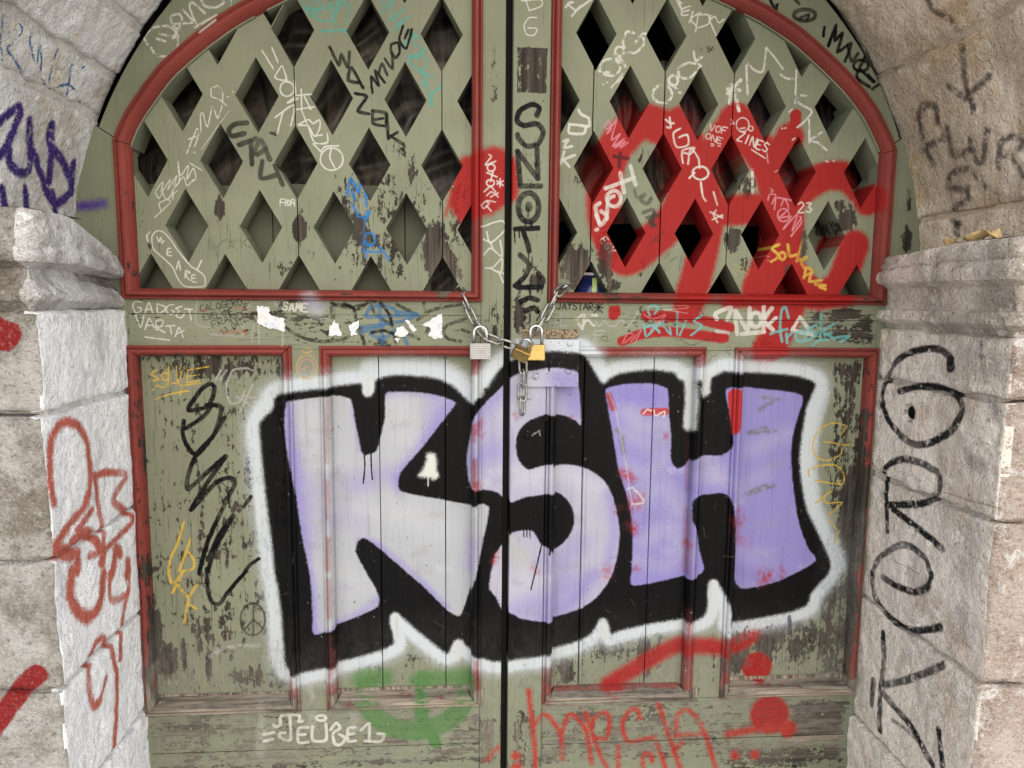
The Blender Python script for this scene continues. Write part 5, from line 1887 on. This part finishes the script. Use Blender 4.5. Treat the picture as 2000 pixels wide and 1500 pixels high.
scrap('10,890 105,895 105,955 170,975 220,985 225,1090 150,1070 90,1060 10,1025', 1, 1, seed=1)
scrap('610,1005 640,1030 668,1120 568,1122 570,1060', 1, 1, seed=2)
scrap('725,1045 800,1000 805,1050 770,1090 790,1120 745,1122', 1, 1, seed=3)
scrap('1300,1035 1380,990 1452,945 1455,1138 1400,1148 1350,1120 1370,1070', 1, 1, seed=4)
scrap('1180,1000 1262,1080 1230,1095 1165,1010', 1, 1, seed=5)
scrap('1100,1060 1150,1050 1195,1100 1150,1135 1085,1120', 1, 1, seed=6)
scrap('1095,1135 1130,1140 1110,1175 1085,1150', 1, 1, seed=7)
random.seed(99)

# ------------------------------------------------------------------ crumpled polythene behind the lattice


def sheet(name, label, x0, x1, z0, z1, y, seed, skew, topfn, amp=.02):
    nx, nz = 120, 90
    V, F = [], []
    for j in range(nz + 1):
        for i in range(nx + 1):
            s, t = i / nx, j / nz
            x = x0 + (x1 - x0) * s
            zt = topfn(x)
            z = z0 + (zt - z0) * t
            a = x * math.cos(skew) + z * math.sin(skew)
            b = -x * math.sin(skew) + z * math.cos(skew)
            q_ = Vector((a * 26, b * 5, seed))
            w = mnoise.noise(Vector((x * 5, z * 5, seed + 3)))
            r_ = 1 - abs(mnoise.noise(q_ + Vector((w * 2, 0, 0)))) * 2
            r2 = 1 - abs(mnoise.noise(Vector((a * 11 + w, b * 3, seed + 9)))) * 2
            V.append((x, y - amp * .5 * r_ - amp * .8 * r2, z))
    for j in range(nz):
        for i in range(nx):
            k = j * (nx + 1) + i
            F.append((k, k + 1, k + nx + 2, k + nx + 1))
    me = bpy.data.meshes.new(name)
    me.from_pydata(V, [], F)
    for p_ in me.polygons:
        p_.use_smooth = True
    uv_door(me, DX0, 1.55, DW, .85)
    o = link(name, me, M_SHEET)
    so = o.modifiers.new('film', 'SOLIDIFY')
    so.thickness = .0006
    o['label'], o['category'], o['kind'] = label, 'plastic sheet', 'thing'
    return o


sheet('plastic_sheet', 'crumpled black plastic sheet hung behind the lattice with the marker tags', -.72, .03, 1.63, 2.42, .150, 4.0, math.radians(-62), lambda x: 2.42)
sheet('plastic_sheet', 'black plastic sheet dusted with red overspray behind the red-scrawled lattice', .20, .95, 1.80, 2.18, .168, 17.0, math.radians(8), lambda x: 2.165 - .05 * (x - .2) + .02 * math.sin(x * 16), .026)

# ------------------------------------------------------------------ chains, padlocks


def tube_mesh(pts, r, name, closed=False, nseg=8):
    bm = bmesh.new()
    P = [Vector(p_) for p_ in pts]
    n = len(P)
    rows = []
    up = None
    for i in range(n):
        a = P[i - 1] if (closed or i > 0) else P[i]
        b = P[(i + 1) % n] if (closed or i < n - 1) else P[i]
        t = (b - a).normalized()
        if up is None:
            up = Vector((0, 1, 0)) if abs(t.y) < .9 else Vector((1, 0, 0))
        up = (up - t * up.dot(t)).normalized()
        sd = t.cross(up)
        rows.append([bm.verts.new(P[i] + (up * math.cos(2 * math.pi * k / nseg) + sd * math.sin(2 * math.pi * k / nseg)) * r) for k in range(nseg)])
    m = n if closed else n - 1
    for i in range(m):
        a, b = rows[i], rows[(i + 1) % n]
        for k in range(nseg):
            bm.faces.new((a[k], a[(k + 1) % nseg], b[(k + 1) % nseg], b[k]))
    if not closed:
        bm.faces.new(rows[0])
        bm.faces.new(rows[-1])
    me = from_bm(bm, name)
    for p_ in me.polygons:
        p_.use_smooth = True
    return me


LINK_L, LINK_W, WIRE = .040, .0175, .0028
_st = []
h_, rr_ = LINK_L / 2 - LINK_W / 2, (LINK_W - 2 * WIRE) / 2 + WIRE
for i in range(9):
    a = math.pi * i / 8
    _st.append((math.cos(a) * rr_, 0, h_ + math.sin(a) * rr_))
for i in range(9):
    a = math.pi + math.pi * i / 8
    _st.append((math.cos(a) * rr_, 0, -h_ + math.sin(a) * rr_))
link_me = tube_mesh(_st, WIRE, 'chain_link', True)
link_me.materials.append(M_STEEL)
PITCH_LINK = LINK_L - 2 * WIRE - .0012


def chain(name, label, path, roll0):
    """path: 3-D polyline; links placed every pitch along it, turned by 90 degrees in turn"""
    P = [Vector(p_) for p_ in path]
    root = thing(name, label, 'chain', tuple(P[-1]))
    base = Vector(root.location)
    seg = [(P[i + 1] - P[i]).length for i in range(len(P) - 1)]
    tot = sum(seg)

    def at(s):
        for i, l in enumerate(seg):
            if s <= l or i == len(seg) - 1:
                return P[i] + (P[i + 1] - P[i]) * (s / l), (P[i + 1] - P[i]).normalized()
            s -= l
    n = max(1, int(round(tot / PITCH_LINK)))
    first = None
    for i in range(n):
        a, _ = at(tot * i / n)
        b, _ = at(min(tot * (i + 1) / n, tot - 1e-6))
        t = (b - a).normalized()
        o = bpy.data.objects.new('link', link_me) if first is None else first.copy()
        first = first or o
        COL.objects.link(o)
        o.parent = root
        qr = t.to_track_quat('Z', 'Y')
        o.rotation_mode = 'QUATERNION'
        o.rotation_quaternion = qr @ Matrix.Rotation(math.radians(roll0 + (90 if i % 2 else 0) + random.uniform(-10, 10)), 4, 'Z').to_quaternion()
        o.location = (a + b) / 2 - base
    return root


def P3(u, v, y):
    x, z = on_y(u, v, y)
    return (x, y, z)


chain('chain', 'steel chain threaded through the lattice above the silver padlock',
      [P3(896, 560, .02), P3(903, 580, -.016), P3(917, 608, -.02), P3(930, 635, -.022), P3(938, 652, -.026), P3(955, 660, -.03), P3(980, 669, -.03), P3(1006, 677, -.032)], 40)
chain('chain', 'steel chain slanting from the tub to the upright brass padlock',
      [P3(1116, 558, .02), P3(1094, 563, -.018), P3(1083, 585, -.022), P3(1070, 610, -.024), P3(1056, 636, -.027), P3(1050, 646, -.03)], 30)
chain('chain', 'short loose chain dangling below the two brass padlocks', [P3(1021, 700, -.034), P3(1022, 728, -.030), P3(1020, 760, -.026), P3(1020, 806, -.024)], 10)


def padlock(name, label, top, w, h, t, rot_y, mat, tilt=0.0, sh_w=.6, sh_h=.030, lam=False, wire=.0035):
    root = thing(name, label, 'padlock', top)
    bm = bmesh.new()
    if lam:
        nl = 9
        for i in range(nl):
            z1, z0 = -h * i / nl, -h * (i + .74) / nl
            ins = .0 if i not in (0, nl - 1) else .0006
            bmesh.ops.create_cube(bm, size=1, matrix=Matrix.Translation((0, 0, (z0 + z1) / 2)) @ Matrix.Diagonal((w - ins * 2, t, z1 - z0, 1)))
        bmesh.ops.create_cube(bm, size=1, matrix=Matrix.Translation((0, 0, -h / 2)) @ Matrix.Diagonal((w - .004, t - .004, h - .001, 1)))
    else:
        bmesh.ops.create_cube(bm, size=1, matrix=Matrix.Translation((0, 0, -h / 2)) @ Matrix.Diagonal((w, t, h, 1)))
    me = from_bm(bm, 'body')
    me.materials.append(mat)
    b = bpy.data.objects.new('body', me)
    COL.objects.link(b)
    b.parent = root
    bev(b, .0005 if lam else .0018, 2 if lam else 3, 30)
    r = w * sh_w / 2
    pts = [(-r, 0, -.004), (-r, 0, sh_h - r)] + [(r * math.cos(math.pi - math.pi * i / 10), 0, sh_h - r + r * math.sin(math.pi * i / 10)) for i in range(1, 10)] + [(r, 0, sh_h - r), (r, 0, -.004)]
    me = tube_mesh(pts, wire, 'shackle', False, 10)
    me.materials.append(M_CHROME)
    s = bpy.data.objects.new('shackle', me)
    COL.objects.link(s)
    s.parent = root
    bm = bmesh.new()
    bmesh.ops.create_cone(bm, cap_ends=True, segments=16, radius1=.0042, radius2=.0042, depth=.001, matrix=Matrix.Translation((0, 0, -h - .0002)))
    me = from_bm(bm, 'key_slot')
    me.materials.append(M_BLACK)
    k = bpy.data.objects.new('key_slot', me)
    COL.objects.link(k)
    k.parent = root
    root.rotation_euler = (math.radians(tilt), math.radians(rot_y), 0)
    return root


padlock('padlock', 'silver laminated padlock hanging on the chain by the K leaf', P3(938, 671, -.034), .044, .034, .021, 0, M_DULL, -4, .62, .036, True, .0036)
padlock('padlock', 'upright brass padlock with its shackle through the slanting chain', P3(1047, 673, -.040), .0375, .034, .016, 0, M_BRASS, -3, .66, .040, False, .0036)
padlock('padlock', 'brass padlock tipped sideways showing its key slot under the chain end', P3(1022, 682, -.056), .036, .030, .017, 24, M_BRASS, 42, .60, .030, False, .0034)

# ------------------------------------------------------------------ tub in the lattice, dry leaves on the capital
tx, tz = on_y(1150, 570, .112)
tz = 1.627
tub = thing('plastic_tub', 'dark blue plastic tub with a lime label standing in the lattice opening', 'tub', (tx, .088, tz))


def lathe(name, prof, mat, parent, n=36):
    bm = bmesh.new()
    prev = None
    for r, z in prof:
        cur = [bm.verts.new((r * math.cos(2 * math.pi * i / n), r * math.sin(2 * math.pi * i / n), z)) for i in range(n)]
        if prev:
            for i in range(n):
                bm.faces.new((prev[i], prev[(i + 1) % n], cur[(i + 1) % n], cur[i]))
        else:
            bm.faces.new(cur)
        prev = cur
    bm.faces.new(prev)
    me = from_bm(bm, name)
    for p_ in me.polygons:
        p_.use_smooth = len(p_.vertices) == 4
    me.materials.append(mat)
    o = bpy.data.objects.new(name, me)
    COL.objects.link(o)
    o.parent = parent
    return o


TH = .049
lathe('tub_wall', [(.040, 0), (.041, .002), (.0275, TH), (.026, TH)], M_NAVY, tub)
lathe('tub_rim', [(.0285, TH - .001), (.0295, TH + .001), (.0295, TH + .005), (.0275, TH + .006), (.026, TH + .003)], M_RIM, tub)
bm = bmesh.new()
rows = []
for j in range(2):
    f = j
    r = .041 + (.0275 - .041) * (.06 + f * .80) + .0004
    rows.append([bm.verts.new((r * math.cos(math.radians(-90 + a)), r * math.sin(math.radians(-90 + a)), TH * (.06 + f * .80))) for a in np.linspace(-4, 12 if j == 0 else 16, 6)])
for i in range(5):
    bm.faces.new((rows[0][i], rows[0][i + 1], rows[1][i + 1], rows[1][i]))
me = from_bm(bm, 'label_strip')
me.materials.append(M_LABEL)
o = bpy.data.objects.new('label_strip', me)
COL.objects.link(o)
o.parent = tub
o.modifiers.new('paper', 'SOLIDIFY').thickness = .0004

leaves = thing('dry_leaf', 'curled pale brown dry leaf lying on the capital of the beige pilaster', 'leaf', (.985, -.20, 1.737))


def leaf_blade(name, cx, cy, cz, ln, wd, az, curl, seed, parent):
    nx, ny = 14, 7
    V, F = [], []
    for i in range(nx + 1):
        s = i / nx
        wv = wd * math.sin(math.pi * min(1, s * .96 + .04)) ** .7
        for j in range(ny + 1):
            t = j / ny * 2 - 1
            x = (s - .5) * ln
            y = t * wv / 2
            z = curl * (t * t) * wv * .9 + .012 * math.sin(s * 5 + seed) * curl + .004 * mnoise.noise(Vector((s * 5, t * 3, seed)))
            V.append((cx + x * math.cos(az) - y * math.sin(az), cy + x * math.sin(az) + y * math.cos(az), cz + z))
    for i in range(nx):
        for j in range(ny):
            k = i * (ny + 1) + j
            F.append((k, k + 1, k + ny + 2, k + ny + 1))
    me = bpy.data.meshes.new(name)
    me.from_pydata(V, [], F)
    for p_ in me.polygons:
        p_.use_smooth = True
    o = link(name, me, M_LEAF, parent)
    o.modifiers.new('leaf', 'SOLIDIFY').thickness = .0007
    return o


def on_cap(u, v, x=.965):
    y, z = on_x(u, v, x)
    return y, z


y, z = on_cap(1855, 480)
leaf_blade('blade', .965, y, z + .002, .026, .022, math.radians(70), .55, 1, leaves)
y, z = on_cap(1900, 470)
leaf_blade('blade', .972, y, z + .004, .055, .030, math.radians(-80), .5, 3, leaves)
y, z = on_cap(1925, 468)
leaf_blade('blade', .975, y, z + .004, .050, .028, math.radians(-95), .45, 6, leaves)
y, z = on_cap(1890, 484)
leaf_blade('blade', .962, y, z + .001, .06, .012, math.radians(-88), .4, 9, leaves)
